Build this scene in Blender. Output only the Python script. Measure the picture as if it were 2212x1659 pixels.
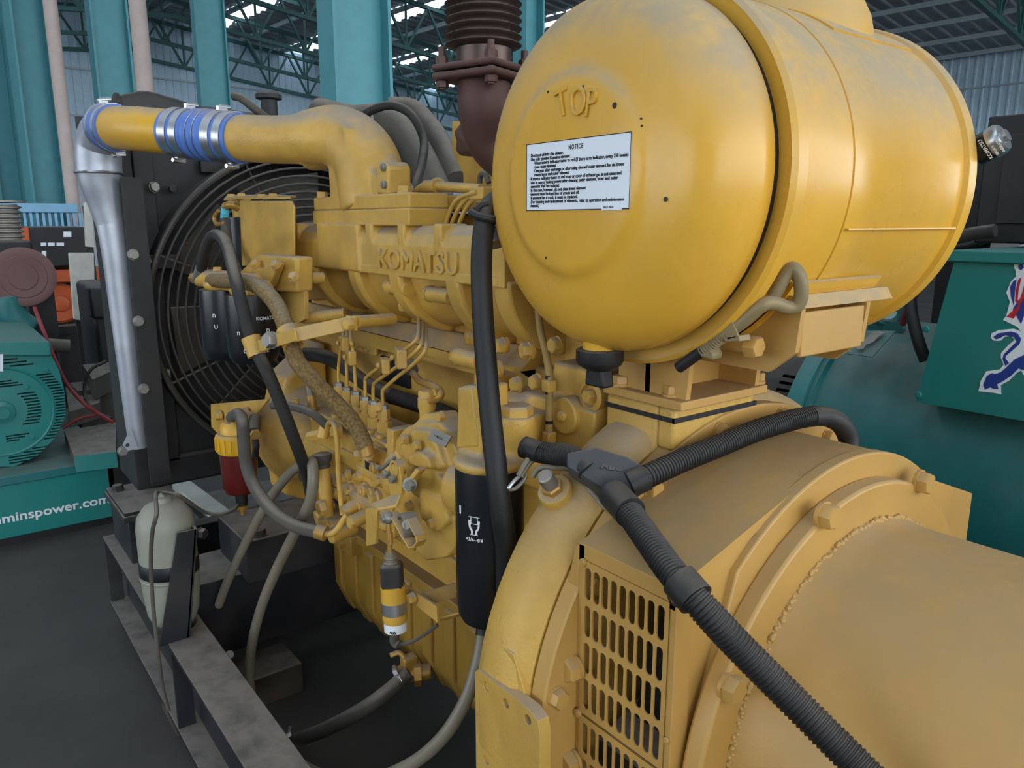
import bpy, bmesh, math, random
from mathutils import Vector as V, Matrix as M, Quaternion as Q
random.seed(7)
R = math.radians
SC = bpy.context.scene
COL = SC.collection
for o in list(bpy.data.objects):
    bpy.data.objects.remove(o)

# ---------------------------------------------------------------- camera, sky, exposure
cam = bpy.data.cameras.new('camera')
cam.sensor_width = 36.0
cam.lens = 1660.0 / 2212.0 * 36.0
cam.clip_start = 0.02
cam.clip_end = 200
camo = bpy.data.objects.new('camera', cam)
COL.objects.link(camo)
camo.location = (0, 0, 1.45)
camo.rotation_euler = (R(90 - 11.9), 0, R(-37.5))
SC.camera = camo

world = bpy.data.worlds.new('overcast_sky')
SC.world = world
world.use_nodes = True
bgn = world.node_tree.nodes['Background']
bgn.inputs[0].default_value = (0.90, 0.95, 1.0, 1)
bgn.inputs[1].default_value = 1.0
SC.view_settings.view_transform = 'Standard'
SC.view_settings.look = 'None'
SC.view_settings.gamma = 1.0
SC.view_settings.use_curve_mapping = False
SC.view_settings.exposure = 2.08

# ---------------------------------------------------------------- materials
def srgb(h):
    h = h.lstrip('#')
    c = [int(h[i:i + 2], 16) / 255 for i in (0, 2, 4)]
    return tuple(x / 12.92 if x < .04045 else ((x + .055) / 1.055) ** 2.4 for x in c) + (1,)

DUST = srgb('#9b9288')
def mat(name, col, rough=.5, metal=0.0, dust=0.0, vary=.12, bump=0.0, bscale=60, dust_col=None, spots=0.0,
        spot_col='#2a2622', nscale=9, streak=0.0, trans=0.0, edge=.35, film=.22):
    m = bpy.data.materials.new(name)
    m.use_nodes = True
    nt = m.node_tree
    N = nt.nodes
    L = nt.links.new
    bs = N['Principled BSDF']
    base = srgb(col)
    tc = N.new('ShaderNodeTexCoord')
    geo = N.new('ShaderNodeNewGeometry')
    def noise(scale, detail=4, rough_=.6):
        n = N.new('ShaderNodeTexNoise')
        n.inputs['Scale'].default_value = scale
        n.inputs['Detail'].default_value = detail
        n.inputs['Roughness'].default_value = rough_
        L(geo.outputs['Position'], n.inputs['Vector'])
        return n
    def mixc(fac, a, b):
        x = N.new('ShaderNodeMix')
        x.data_type = 'RGBA'
        if hasattr(fac, 'node'): L(fac, x.inputs[0])
        else: x.inputs[0].default_value = fac
        for v, i in ((a, 6), (b, 7)):
            if hasattr(v, 'node'): L(v, x.inputs[i])
            else: x.inputs[i].default_value = v
        return x.outputs[2]
    def mth(op, a, b, clamp=False):
        x = N.new('ShaderNodeMath')
        x.operation = op
        x.use_clamp = clamp
        for v, i in ((a, 0), (b, 1)):
            if hasattr(v, 'node'): L(v, x.inputs[i])
            else: x.inputs[i].default_value = v
        return x.outputs[0]
    def mr(v, a, b, c=0.0, d=1.0):
        x = N.new('ShaderNodeMapRange')
        x.interpolation_type = 'SMOOTHSTEP'
        L(v, x.inputs[0])
        for i, k in zip((1, 2, 3, 4), (a, b, c, d)): x.inputs[i].default_value = k
        return x.outputs[0]
    n1 = noise(nscale)
    lo = tuple(x * (1 - vary) for x in base[:3]) + (1,)
    hi = tuple(min(1, x * (1 + vary)) for x in base[:3]) + (1,)
    c = mixc(mr(n1.outputs[0], .3, .7), lo, hi)
    if spots:
        n3 = noise(nscale * 9, 3, .7)
        c = mixc(mth('MULTIPLY', mr(n3.outputs[0], .66, .72), spots), c, srgb(spot_col))
    rg = rough
    if dust:
        sep = N.new('ShaderNodeSeparateXYZ')
        L(geo.outputs['Normal'], sep.inputs[0])
        up = mr(sep.outputs[2], edge, min(.97, edge + .6))
        n2 = noise(16, 6, .65)
        f = mth('MULTIPLY', up, mr(n2.outputs[0], .25, .62, .45, 1.0))
        film = mth('MULTIPLY', mr(noise(5, 5, .6).outputs[0], .35, .75), film)
        f = mth('MULTIPLY', mth('MAXIMUM', f, film), dust, True)
        c = mixc(f, c, dust_col or DUST)
        x = N.new('ShaderNodeMapRange')
        L(f, x.inputs[0])
        x.inputs[3].default_value = rough
        x.inputs[4].default_value = .92
        L(x.outputs[0], bs.inputs['Roughness'])
        if metal:
            y = N.new('ShaderNodeMapRange')
            L(f, y.inputs[0])
            y.inputs[3].default_value = metal
            y.inputs[4].default_value = 0
            L(y.outputs[0], bs.inputs['Metallic'])
    else:
        bs.inputs['Roughness'].default_value = rough
        bs.inputs['Metallic'].default_value = metal
    L(c, bs.inputs['Base Color'])
    if bump:
        nb = noise(bscale, 4, .6)
        b = N.new('ShaderNodeBump')
        b.inputs['Strength'].default_value = bump
        b.inputs['Distance'].default_value = .004
        L(nb.outputs[0], b.inputs['Height'])
        L(b.outputs[0], bs.inputs['Normal'])
    if trans:
        bs.inputs['Transmission Weight'].default_value = trans
    return m

MT = {}
def A(name, *a, **k): MT[name] = mat(name, *a, **k)
A('engine_yellow', '#cca248', .38, dust=.85, film=.13, vary=.15, bump=.25, bscale=220, edge=.22)
A('cleaner_yellow', '#dca838', .25, dust=.9, film=.10, dust_col=srgb('#a0957f'), vary=.04, bump=.03, bscale=90, edge=.0)
A('alternator_ochre', '#b88f4a', .40, dust=.62, film=.12, vary=.05, bump=.08, bscale=160, edge=.45, dust_col=srgb('#9c8a6c'))
A('bell_yellow', '#c29a46', .40, dust=.7, film=.12, vary=.10, bump=.35, bscale=140)
A('pipe_yellow', '#d9a620', .33, dust=.85, vary=.05)
A('pan_yellow', '#9c782c', .45, dust=.5, film=.1, vary=.1)
A('black_gloss', '#0f1217', .3, dust=.22, vary=.1, film=.1)
A('black_steel', '#151619', .5, dust=.6, vary=.15, film=.1)
A('black_rubber', '#121314', .55, dust=.30, film=.1,  vary=.15, bump=.2, bscale=300)
A('dusty_rubber', '#1f1e1d', .75, dust=.6, film=.15,  vary=.15, bump=.2, bscale=200)
A('grey_hose', '#4a4640', .8, dust=.6,  vary=.12, bump=.25, bscale=160)
A('braid_hose', '#7d6436', .7, dust=.6,  vary=.45, bump=.6, bscale=380, nscale=160)
A('clear_tube', '#7a7363', .35, dust=.5,  vary=.08)
A('handle_grime', '#857654', .55, metal=.2, dust=.6, vary=.2)
A('grey_plastic', '#33363a', .5, dust=.4, vary=.1, film=.15)
A('tan_pipe', '#a08344', .6, dust=.6, vary=.2)
A('blue_silicone', '#4a78cc', .4, dust=.75, vary=.05)
A('steel', '#b9bcc0', .28, metal=.95, dust=.45, vary=.06)
A('dull_steel', '#8f8d88', .45, metal=.7, dust=.7, vary=.12)
A('aluminium_pipe', '#a9afba', .42, metal=.55, dust=.75, vary=.12, bump=.15, bscale=40)
A('rust_brown', '#543a33', .55, metal=.2, dust=.35, vary=.15, bump=.2, bscale=120)
A('bellows_steel', '#5a4a45', .38, metal=.65, dust=.35, vary=.12)
A('radiator_black', '#1d1e20', .6, dust=.7, vary=.2, dust_col=srgb('#6e675f'), film=.18)
A('radiator_core', '#18191b', .7, dust=.5, vary=.2)
A('guard_wire', '#322f2b', .5, dust=.6, vary=.1)
A('label_white', '#e9f0f8', .4, vary=.02)
A('ink_black', '#14151a', .5, vary=.02)
A('ink_white', '#dfe3e6', .5, vary=.02)
A('bowl_red', '#5a1713', .25, dust=.2, vary=.15)
A('bottle_white', '#8f9185', .45, dust=.7, vary=.06)
A('teal_paint', '#1f7d80', .42, dust=.45, vary=.06, bump=.05)
A('teal_panel', '#137a76', .38, dust=.3, vary=.03)
A('teal_dull', '#15696b', .45, dust=.45, vary=.1)
A('column_teal', '#478c95', .5, vary=.06, spots=.15)
A('truss_green', '#2d5a58', .55, vary=.1)
A('pipe_pink', '#b3a49e', .6, vary=.06)
A('wall_blue', '#bcd6e6', .6, vary=.05)
A('wall_white', '#c5ccd8', .8, vary=.05)
A('roof_grey', '#949ea4', .7, vary=.12)
A('purlin_light', '#aab8c0', .5, vary=.06)
A('floor_concrete', '#454340', .85, vary=.16, bump=.3, bscale=25, nscale=2.2)
A('skid_black', '#13151b', .5, dust=.95, vary=.15, dust_col=srgb('#857e76'), film=.12)
A('wood_dark', '#33291f', .85, dust=.6, vary=.25)
A('orange_paint', '#c95a26', .5, dust=.4, vary=.1)
A('dirty_white', '#bfc0b8', .65, dust=.4, vary=.1, spots=.7, spot_col='#6e5a45')
A('light_blue', '#7fb4d6', .55, dust=.3, vary=.06)
A('brown_disc', '#6b4a48', .6, dust=.2, vary=.08)
A('tape_cyan', '#5cc0d6', .5, vary=.25, nscale=60, spots=.5)
A('copper_gold', '#b58a3a', .4, metal=.4, dust=.7, vary=.15)
A('red_wire', '#8c3030', .5, vary=.1)
A('lion_blue', '#23408f', .4, vary=.02)
A('lion_red', '#c22a35', .4, vary=.02)
A('dark_engine', '#121417', .55, dust=.4, vary=.2, film=.1)
A('inner_dark', '#141414', .8, vary=.2)
A('sky_panel', '#cfd6da', .6, vary=.03)
nt_ = MT['sky_panel'].node_tree
tr_ = nt_.nodes.new('ShaderNodeBsdfTranslucent')
tr_.inputs[0].default_value = (.55, .6, .64, 1)
nt_.links.new(tr_.outputs[0], nt_.nodes['Material Output'].inputs[0])

# ---------------------------------------------------------------- mesh builder
def frame(d):
    d = V(d).normalized()
    a = V((0, 0, 1)) if abs(d.z) < .9 else V((1, 0, 0))
    x = a.cross(d).normalized()
    return x, d.cross(x), d

def spline(pts, sub=7):
    P = [V(p) for p in pts]
    if len(P) < 3: return P
    P = [P[0] * 2 - P[1]] + P + [P[-1] * 2 - P[-2]]
    out = []
    for i in range(1, len(P) - 2):
        p0, p1, p2, p3 = P[i - 1:i + 3]
        for k in range(sub):
            t = k / sub
            out.append(.5 * ((2 * p1) + (p2 - p0) * t + (2 * p0 - 5 * p1 + 4 * p2 - p3) * t * t + (3 * p1 - p0 - 3 * p2 + p3) * t ** 3))
    out.append(P[-2])
    return out

class G:
    def __init__(s): s.v = []; s.f = []
    def add(s, v, f):
        n = len(s.v)
        s.v += [V(p) for p in v]
        s.f += [tuple(i + n for i in q) for q in f]
        return s
    def box(s, x0, x1, y0, y1, z0, z1):
        return s.add([(x0, y0, z0), (x1, y0, z0), (x1, y1, z0), (x0, y1, z0), (x0, y0, z1), (x1, y0, z1), (x1, y1, z1), (x0, y1, z1)],
                     [(0, 3, 2, 1), (4, 5, 6, 7), (0, 1, 5, 4), (1, 2, 6, 5), (2, 3, 7, 6), (3, 0, 4, 7)])
    def obox(s, c, size, d=(0, 0, 1), u=None):
        z = V(d).normalized()
        if u is None: x, y, z = frame(d)
        else:
            x = V(u); x = (x - z * x.dot(z)).normalized(); y = z.cross(x)
        c = V(c); a, b, h = [k / 2 for k in size]
        vs = [c + x * (i * a) + y * (j * b) + z * (k * h) for k in (-1, 1) for (i, j) in ((-1, -1), (1, -1), (1, 1), (-1, 1))]
        return s.add(vs, [(0, 3, 2, 1), (4, 5, 6, 7), (0, 1, 5, 4), (1, 2, 6, 5), (2, 3, 7, 6), (3, 0, 4, 7)])
    def bar(s, p0, p1, w, h=None, u=None):
        p0 = V(p0); p1 = V(p1)
        return s.obox((p0 + p1) / 2, (w, h or w, (p1 - p0).length), p1 - p0, u)
    def prism(s, pts, ax, a0, a1):
        def mk(p, a):
            return {'x': (a, p[0], p[1]), 'y': (p[0], a, p[1]), 'z': (p[0], p[1], a)}[ax]
        n = len(pts)
        vs = [mk(p, a0) for p in pts] + [mk(p, a1) for p in pts]
        return s.add(vs, [tuple(range(n)), tuple(range(2 * n - 1, n - 1, -1))] + [(i, (i + 1) % n, n + (i + 1) % n, n + i) for i in range(n)])
    def prism3(s, pts, d, t):
        """planar outline given in 3D, thickness t along d"""
        d = V(d).normalized() * t
        n = len(pts)
        vs = [V(p) for p in pts] + [V(p) + d for p in pts]
        return s.add(vs, [tuple(range(n)), tuple(range(2 * n - 1, n - 1, -1))] + [(i, (i + 1) % n, n + (i + 1) % n, n + i) for i in range(n)])
    def lathe(s, p, d, prof, n=32, a0=0, a1=360, cap=True):
        x, y, z = frame(d); p = V(p)
        full = abs(a1 - a0) >= 359.9
        m = n if full else n + 1
        rows = []
        for r, h in prof:
            row = []
            for k in range(m):
                t = R(a0 + (a1 - a0) * k / n)
                row.append(p + z * h + (x * math.cos(t) + y * math.sin(t)) * r)
            rows.append(row)
        vs = [q for r_ in rows for q in r_]
        fs = []
        for i in range(len(rows) - 1):
            for k in range(n):
                k2 = (k + 1) % m
                fs.append((i * m + k, i * m + k2, (i + 1) * m + k2, (i + 1) * m + k))
        if cap and full:
            fs.append(tuple(range(m - 1, -1, -1)))
            b = (len(rows) - 1) * m
            fs.append(tuple(range(b, b + m)))
        return s.add(vs, fs)
    def cyl(s, p0, p1, r0, r1=None, n=24):
        p0 = V(p0); p1 = V(p1)
        return s.lathe(p0, p1 - p0, [(r0, 0), (r0 if r1 is None else r1, (p1 - p0).length)], n)
    def tubewall(s, p0, d, ro, ri, h, n=40):
        return s.lathe(p0, d, [(ri, 0), (ro, 0), (ro, h), (ri, h), (ri, 0)], n, cap=False)
    def tube(s, pts, r, n=12, sub=7, smooth=True, cap=True):
        P = spline(pts, sub) if smooth else [V(p) for p in pts]
        m = len(P)
        rad = r if callable(r) else (lambda t: r)
        T = []
        for i in range(m):
            a = P[max(0, i - 1)]; b = P[min(m - 1, i + 1)]
            T.append((b - a).normalized())
        x, y, z = frame(T[0])
        vs = []
        for i in range(m):
            if i:
                q = T[i - 1].rotation_difference(T[i])
                x = q @ x
                x = (x - T[i] * x.dot(T[i])).normalized()
            y = T[i].cross(x)
            rr = rad(i / (m - 1))
            for k in range(n):
                t = 2 * math.pi * k / n
                vs.append(P[i] + (x * math.cos(t) + y * math.sin(t)) * rr)
        fs = [(i * n + k, i * n + (k + 1) % n, (i + 1) * n + (k + 1) % n, (i + 1) * n + k) for i in range(m - 1) for k in range(n)]
        if cap:
            fs.append(tuple(range(n - 1, -1, -1)))
            fs.append(tuple(range((m - 1) * n, m * n)))
        return s.add(vs, fs)
    def corr(s, pts, r, amp, pitch, n=18):
        P = spline(pts, 40)
        D = [0]
        for i in range(1, len(P)): D.append(D[-1] + (P[i] - P[i - 1]).length)
        tot = D[-1]
        step = pitch / 4
        cnt = int(tot / step)
        out = []; j = 0
        for k in range(cnt + 1):
            d = k * tot / cnt
            while j < len(D) - 2 and D[j + 1] < d: j += 1
            out.append(P[j].lerp(P[j + 1], (d - D[j]) / max(1e-9, D[j + 1] - D[j])))
        pat = (0, 1, 1, 0)
        rr = [r - amp * (1 - pat[k % 4]) for k in range(cnt + 1)]
        return s.tube(out, lambda t: rr[min(cnt, int(round(t * cnt)))], n=n, smooth=False)
    def sphere(s, c, r, n=20, m=12, sc=(1, 1, 1)):
        c = V(c); vs = []; fs = []
        for i in range(m + 1):
            a = math.pi * i / m
            for k in range(n):
                t = 2 * math.pi * k / n
                vs.append(c + V((r * sc[0] * math.sin(a) * math.cos(t), r * sc[1] * math.sin(a) * math.sin(t), r * sc[2] * math.cos(a))))
        for i in range(m):
            for k in range(n):
                fs.append((i * n + k, i * n + (k + 1) % n, (i + 1) * n + (k + 1) % n, (i + 1) * n + k))
        return s.add(vs, fs)
    def torus(s, p, d, RR, r, n=40, m=8, a0=0, a1=360):
        x, y, z = frame(d); p = V(p)
        full = abs(a1 - a0) > 359.9
        N_ = n if full else n + 1
        vs = []
        for i in range(N_):
            t = R(a0 + (a1 - a0) * i / n)
            e = x * math.cos(t) + y * math.sin(t)
            for k in range(m):
                u = 2 * math.pi * k / m
                vs.append(p + e * (RR + r * math.cos(u)) + z * (r * math.sin(u)))
        fs = [(i * m + k, ((i + 1) % N_) * m + k, ((i + 1) % N_) * m + (k + 1) % m, i * m + (k + 1) % m) for i in range(n) for k in range(m)]
        return s.add(vs, fs)
    def hexa(s, p, d, af, h, ch=True):
        r = af / math.sqrt(3)
        return s.lathe(p, d, [(r, 0), (r, h * .8), (r * .86, h)] if ch else [(r, 0), (r, h)], 6)
    def xf(s, m):
        s.v = [m @ p for p in s.v]
        return s

WL = {}
def wl(o): return WL.get(o.name, V((0, 0, 0)))
def finish(o, parent):
    if parent is not None: o.parent = parent

def mesh_of(g, name, m, smooth=True, angle=38):
    me = bpy.data.meshes.new(name)
    me.from_pydata([tuple(p) for p in g.v], [], g.f)
    bm = bmesh.new(); bm.from_mesh(me)
    bmesh.ops.remove_doubles(bm, verts=bm.verts, dist=1e-6)
    bmesh.ops.recalc_face_normals(bm, faces=bm.faces)
    bm.to_mesh(me); bm.free()
    me.materials.append(MT[m])
    if smooth:
        me.polygons.foreach_set('use_smooth', [True] * len(me.polygons))
        me.set_sharp_from_angle(angle=R(angle))
    return me

def part(g, name, m, parent=None, bevel=0, remesh=0, smooth=True, its=5, label=None, angle=38, seg=2):
    lo = [min(p[i] for p in g.v) for i in range(3)]
    hi = [max(p[i] for p in g.v) for i in range(3)]
    base = V(((lo[0] + hi[0]) / 2, (lo[1] + hi[1]) / 2, lo[2]))
    g.v = [p - base for p in g.v]
    me = mesh_of(g, name, m, smooth, angle)
    o = bpy.data.objects.new(name, me)
    COL.objects.link(o)
    WL[o.name] = base
    if parent is not None:
        o.parent = parent
        o.location = base - wl(parent)
    else: o.location = base
    if remesh:
        r = o.modifiers.new('cast', 'REMESH'); r.mode = 'VOXEL'; r.voxel_size = remesh; r.use_smooth_shade = True
        if its:
            q = o.modifiers.new('soft', 'SMOOTH'); q.factor = .5; q.iterations = its
    elif bevel:
        b = o.modifiers.new('bevel', 'BEVEL'); b.width = bevel; b.segments = seg; b.limit_method = 'ANGLE'; b.angle_limit = R(35); b.harden_normals = False
    if label: o['label'] = label
    return o

def tag(o, label, cat, group=None, kind=None):
    if label: o['label'] = label
    if cat: o['category'] = cat
    if group: o['group'] = group
    if kind: o['kind'] = kind
    return o

def thing(name, label, cat, loc=(0, 0, 0), group=None):
    o = bpy.data.objects.new(name, None)
    COL.objects.link(o)
    o.empty_display_size = .05
    o.location = loc
    WL[o.name] = V(loc)
    return tag(o, label, cat, group)

def single(g, name, m, label, cat, group=None, kind=None, **k):
    return tag(part(g, name, m, None, **k), label, cat, group, kind)

def cut(o, g):
    """drill or saw the shape g (world coordinates) out of the mesh of o"""
    w = WL[o.name]
    g.v = [p - w for p in g.v]
    cm_ = mesh_of(g, 'cutter', 'steel', False)
    c = bpy.data.objects.new('cutter', cm_); COL.objects.link(c)
    t = bpy.data.objects.new('blank', o.data.copy()); COL.objects.link(t)
    b = t.modifiers.new('b', 'BOOLEAN'); b.operation = 'DIFFERENCE'; b.solver = 'EXACT'; b.object = c
    bpy.context.view_layer.update()
    me = bpy.data.meshes.new_from_object(t.evaluated_get(bpy.context.evaluated_depsgraph_get()))
    me.materials.clear(); me.materials.append(o.data.materials[0])
    me.polygons.foreach_set('material_index', [0] * len(me.polygons))
    me.name = o.data.name
    bpy.data.objects.remove(c); bpy.data.objects.remove(t)
    me.polygons.foreach_set('use_smooth', [True] * len(me.polygons))
    me.set_sharp_from_angle(angle=R(38))
    o.data = me
    return o

CACHE = {}
def inst(key, make, name, m, parent, p, d=(0, 0, 1), s=1.0, roll=0.0):
    k = (key, m)
    if k not in CACHE: CACHE[k] = mesh_of(make(), name, m)
    o = bpy.data.objects.new(name, CACHE[k])
    COL.objects.link(o)
    WL[o.name] = V(p)
    o.rotation_mode = 'QUATERNION'
    o.rotation_quaternion = V((0, 0, 1)).rotation_difference(V(d).normalized()) @ Q((0, 0, 1), roll)
    o.scale = s if hasattr(s, '__len__') else (s, s, s)
    if parent is not None:
        o.parent = parent
        o.location = V(p) - wl(parent)
    else: o.location = p
    return o

def _bolt():
    g = G()
    g.lathe((0, 0, -.08), (0, 0, 1), [(.62, 0), (.62, .16)], 20)
    g.hexa((0, 0, .06), (0, 0, 1), 1.0, .52)
    return g
def bolt(parent, p, d, s=.02, m='engine_yellow', name='bolt'):
    return inst('bolt', _bolt, name, m, parent, p, d, s, random.random())
def _rbolt():
    g = G()
    g.lathe((0, 0, -.05), (0, 0, 1), [(.5, 0), (.5, .3), (.42, .38)], 18)
    g.lathe((0, 0, .3), (0, 0, 1), [(.28, 0), (.28, .12)], 10)
    return g
def plug(parent, p, d, s=.02, m='engine_yellow', name='plug'):
    return inst('plug', _rbolt, name, m, parent, p, d, s)

def text_mesh(body, size, m, name='lettering', extrude=.0004, bold=0.0, sx=1.0, align='LEFT', space=1.0, shear=0.0, bev=0.0):
    c = bpy.data.curves.new('t', 'FONT')
    c.body = body; c.size = size; c.extrude = extrude; c.offset = bold; c.align_x = align
    c.space_character = space; c.shear = shear; c.resolution_u = 3; c.bevel_depth = bev
    o = bpy.data.objects.new('t', c)
    COL.objects.link(o)
    dg = bpy.context.evaluated_depsgraph_get()
    me = bpy.data.meshes.new_from_object(o.evaluated_get(dg))
    me.name = name
    bpy.data.objects.remove(o)
    for v in me.vertices: v.co.x *= sx
    me.materials.clear(); me.materials.append(MT[m])
    return me
def text(body, size, m, parent, p, right, up, name='lettering', bend=0.0, **k):
    me = text_mesh(body, size, m, name, **k)
    if bend:
        for v in me.vertices:
            a = v.co.x / bend; r = bend + v.co.z
            v.co.x = r * math.sin(a); v.co.z = r * math.cos(a) - bend
    o = bpy.data.objects.new(name, me)
    COL.objects.link(o)
    x = V(right).normalized(); y = V(up); y = (y - x * y.dot(x)).normalized(); z = x.cross(y)
    mm = M((x, y, z)).transposed().to_4x4()
    mm.translation = V(p) - (wl(parent) if parent is not None else V((0, 0, 0)))
    WL[o.name] = V(p)
    o.parent = parent
    o.matrix_local = mm
    return o

# ================================================================ the hall
HM = M.Rotation(R(4.7), 4, 'Z')
U0, U1, V0, V1 = -13.0, 27.0, -11.0, 28.0
RU = 8.0
def roofz(u): return 8.3 - (abs(u - RU)) * .10
g = G().box(-30, 45, -30, 40, -.2, 0)
floor = part(g, 'floor', 'floor_concrete'); tag(floor, None, None, kind='structure')

def ribbed(length, h0, h1, pitch=.24, depth=.035):
    pts = []
    n = int(length / pitch)
    for i in range(n):
        a = i * pitch
        pts += [(a, 0), (a + pitch * .62, 0), (a + pitch * .72, depth), (a + pitch * .9, depth)]
    pts.append((n * pitch, 0))
    vs = []
    for a, d in pts: vs += [(a, d, h0), (a, d, h1)]
    return vs, [(2 * i, 2 * i + 2, 2 * i + 3, 2 * i + 1) for i in range(len(pts) - 1)]
vs, fs = ribbed(U1 - U0, 3.3, 8.4)
g = G().add([(U0 + a, V1 - d, z) for a, d, z in vs], fs).xf(HM)
wb = part(g, 'wall_back', 'wall_blue', smooth=False); tag(wb, None, None, kind='structure')
g = G().box(U0, U1, V1 - .12, V1 + .15, 0, 3.3).xf(HM)
part(g, 'lower_wall', 'wall_white', wb)
for zz in (4.7, 6.1):
    g = G().box(U0, U1, V1 - .1, V1 - .05, zz, zz + .05).xf(HM)
    part(g, 'girt', 'purlin_light', wb)
vs, fs = ribbed(V1 - V0, 2.2, 6.6)
g = G().add([(U1 - d, V0 + a, z) for a, d, z in vs], fs).xf(HM)
wr = part(g, 'wall_right', 'wall_blue', smooth=False); tag(wr, None, None, kind='structure')
g = G().box(U1 - .12, U1 + .15, V0, V1, 0, 2.2).xf(HM)
part(g, 'lower_wall', 'wall_white', wr)
for zz in (3.6, 5.4):
    g = G().box(U1 - .1, U1 - .05, V0, V1, zz, zz + .05).xf(HM)
    part(g, 'girt', 'purlin_light', wr)

g = G()
for va, vb, za in ((V0, 0.0, 0), (0.0, 13.0, 4.8), (13.0, V1, 0)):
    vs, fs = ribbed(vb - va, za, 6.6)
    g.add([(U0 + d, va + a, z) for a, d, z in vs], fs)
g.xf(HM)
wlf = part(g, 'wall_left', 'wall_blue', smooth=False); tag(wlf, None, None, kind='structure')
# roof: ribbed sheets on both slopes with translucent sheets above the work bay
gs = G(); gl = G()
def roof_sheet(tgt, ua, ub, va, vb):
    n = max(1, int((vb - va) / .4))
    p = []
    for i in range(n):
        q = va + (vb - va) * i / n; st = (vb - va) / n
        p += [(q, 0), (q + st * .7, 0), (q + st * .78, .05), (q + st * .93, .05)]
    p.append((vb, 0))
    vs = []
    for q, d in p: vs += [(ua, q, roofz(ua) - d), (ub, q, roofz(ub) - d)]
    tgt.add(vs, [(2 * i, 2 * i + 2, 2 * i + 3, 2 * i + 1) for i in range(len(p) - 1)])
UL = [U0 + 2.2 + 3.1 * k for k in range(13)]
v = V0
while v < 12.9:
    roof_sheet(gs, U0, RU, v, v + 4.0); roof_sheet(gl, U0, RU, v + 4.0, v + 6.0)
    roof_sheet(gs, RU, U1, v, v + 6.0)
    v += 6.0
edges = [U0]
for a in UL:
    if a < RU < a + .75: continue
    if a + .75 < U1:
        edges += [a, a + .75]
edges.append(U1)
for i in range(len(edges) - 1):
    ua, ub = edges[i], edges[i + 1]
    tgt = gl if i % 2 else gs
    if ua < RU < ub:
        roof_sheet(tgt, ua, RU, v, V1); roof_sheet(tgt, RU, ub, v, V1)
    else: roof_sheet(tgt, ua, ub, v, V1)
ceil = part(gs.xf(HM), 'ceiling', 'roof_grey', smooth=False); tag(ceil, None, None, kind='structure')
part(gl.xf(HM), 'skylight_panel', 'sky_panel', ceil, smooth=False)
def _bar(): return G().box(-.5, .5, -.5, .5, -.5, .5)
def barp(parent, name, p0, p1, w, h, m):
    """straight member between two points, copies share one mesh"""
    p0 = HM @ V(p0); p1 = HM @ V(p1)
    return inst('bar', _bar, name, m, parent, (p0 + p1) / 2, p1 - p0, (w, h, (p1 - p0).length))
u = U0 + .6
while u < U1:
    barp(ceil, 'purlin', (u, V0, roofz(u) - .14), (u, V1, roofz(u) - .14), .09, .12, 'purlin_light')
    u += 1.55

def truss(v, label, u0=U0, u1=U1, step=1.5, depth=1.25):
    t = thing('roof_truss', label, 'truss', HM @ V(((u0 + u1) / 2, v, 6.0)), 'roof trusses under the sheet roof')
    zt = lambda u: roofz(u) - .32
    zb = lambda u: roofz(u) - .32 - depth
    for s0, s1 in ((u0, RU), (RU, u1)):
        for f in (zt, zb):
            barp(t, 'chord', (s0, v, f(s0)), (s1, v, f(s1)), .10, .10, 'truss_green')
    u = u0; k = 0
    while u < u1 - .2:
        b = min(u + step, u1)
        c = (u + b) / 2
        barp(t, 'brace', (u, v, zt(u)), (c, v, zb(c)), .06, .06, 'truss_green')
        barp(t, 'brace', (c, v, zb(c)), (b, v, zt(b)), .06, .06, 'truss_green')
        barp(t, 'strut', (c, v, zb(c)), (c, v, zt(c)), .05, .05, 'truss_green')
        u = b
for v_, l_ in ((6.0, 'green lattice roof truss over the row of teal generators'), (12.0, 'green lattice roof truss over the middle of the hall'),
               (19.0, 'green lattice roof truss behind the teal columns'), (22.0, 'green lattice roof truss second in front of the blue wall'),
               (25.0, 'green lattice roof truss next to the blue wall'), (27.6, 'green lattice roof truss set against the blue wall')):
    truss(v_, l_)

def column(px, w, d, label, m='column_teal', h=6.4, tf=.02):
    """steel H column: two flanges and a web"""
    x, y = px[0], px[1]
    c = thing('steel_column', label, 'column', (x, y, 0), 'teal steel columns')
    rot = M.Translation((x, y, 0)) @ HM
    part(G().box(-w / 2 + tf, w / 2 - tf, -.008, .008, 0, h).xf(rot), 'web', m, c)
    for s in (-1, 1):
        xx = s * (w / 2 - tf / 2)
        part(G().box(xx - tf / 2, xx + tf / 2, -d / 2, d / 2, 0, h).xf(rot), 'flange', m, c)
    part(G().box(-w / 2 - .06, w / 2 + .06, -d / 2 - .06, d / 2 + .06, 0, .02).xf(rot), 'base_plate', m, c)
column((2.1039, 4.1796, 2.1672), .37, .17, 'pale blue-green steel column right behind the radiator')
column((4.1419, 5.177, 2.8376), .2, .16, 'teal steel column behind the ribbed exhaust bellows')
column((3.0481, 9.7614, 3.3582), .36, .12, 'narrow dark teal steel column beyond the radiator cap')
column((1.7423, 8.6122, 3.0189), .34, .16, 'teal steel column between the two pale downpipes')
column((1.099, 8.88, 2.6535), .30, .28, 'teal steel column left of the first downpipe')
column((1.4757, 14.077, 2.9392), .26, .2, 'far teal steel column in the gap beside the first downpipe')
column((0.8499, 9.4706, 2.703), .22, .2, 'teal steel column by the small striped bellows')
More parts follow.
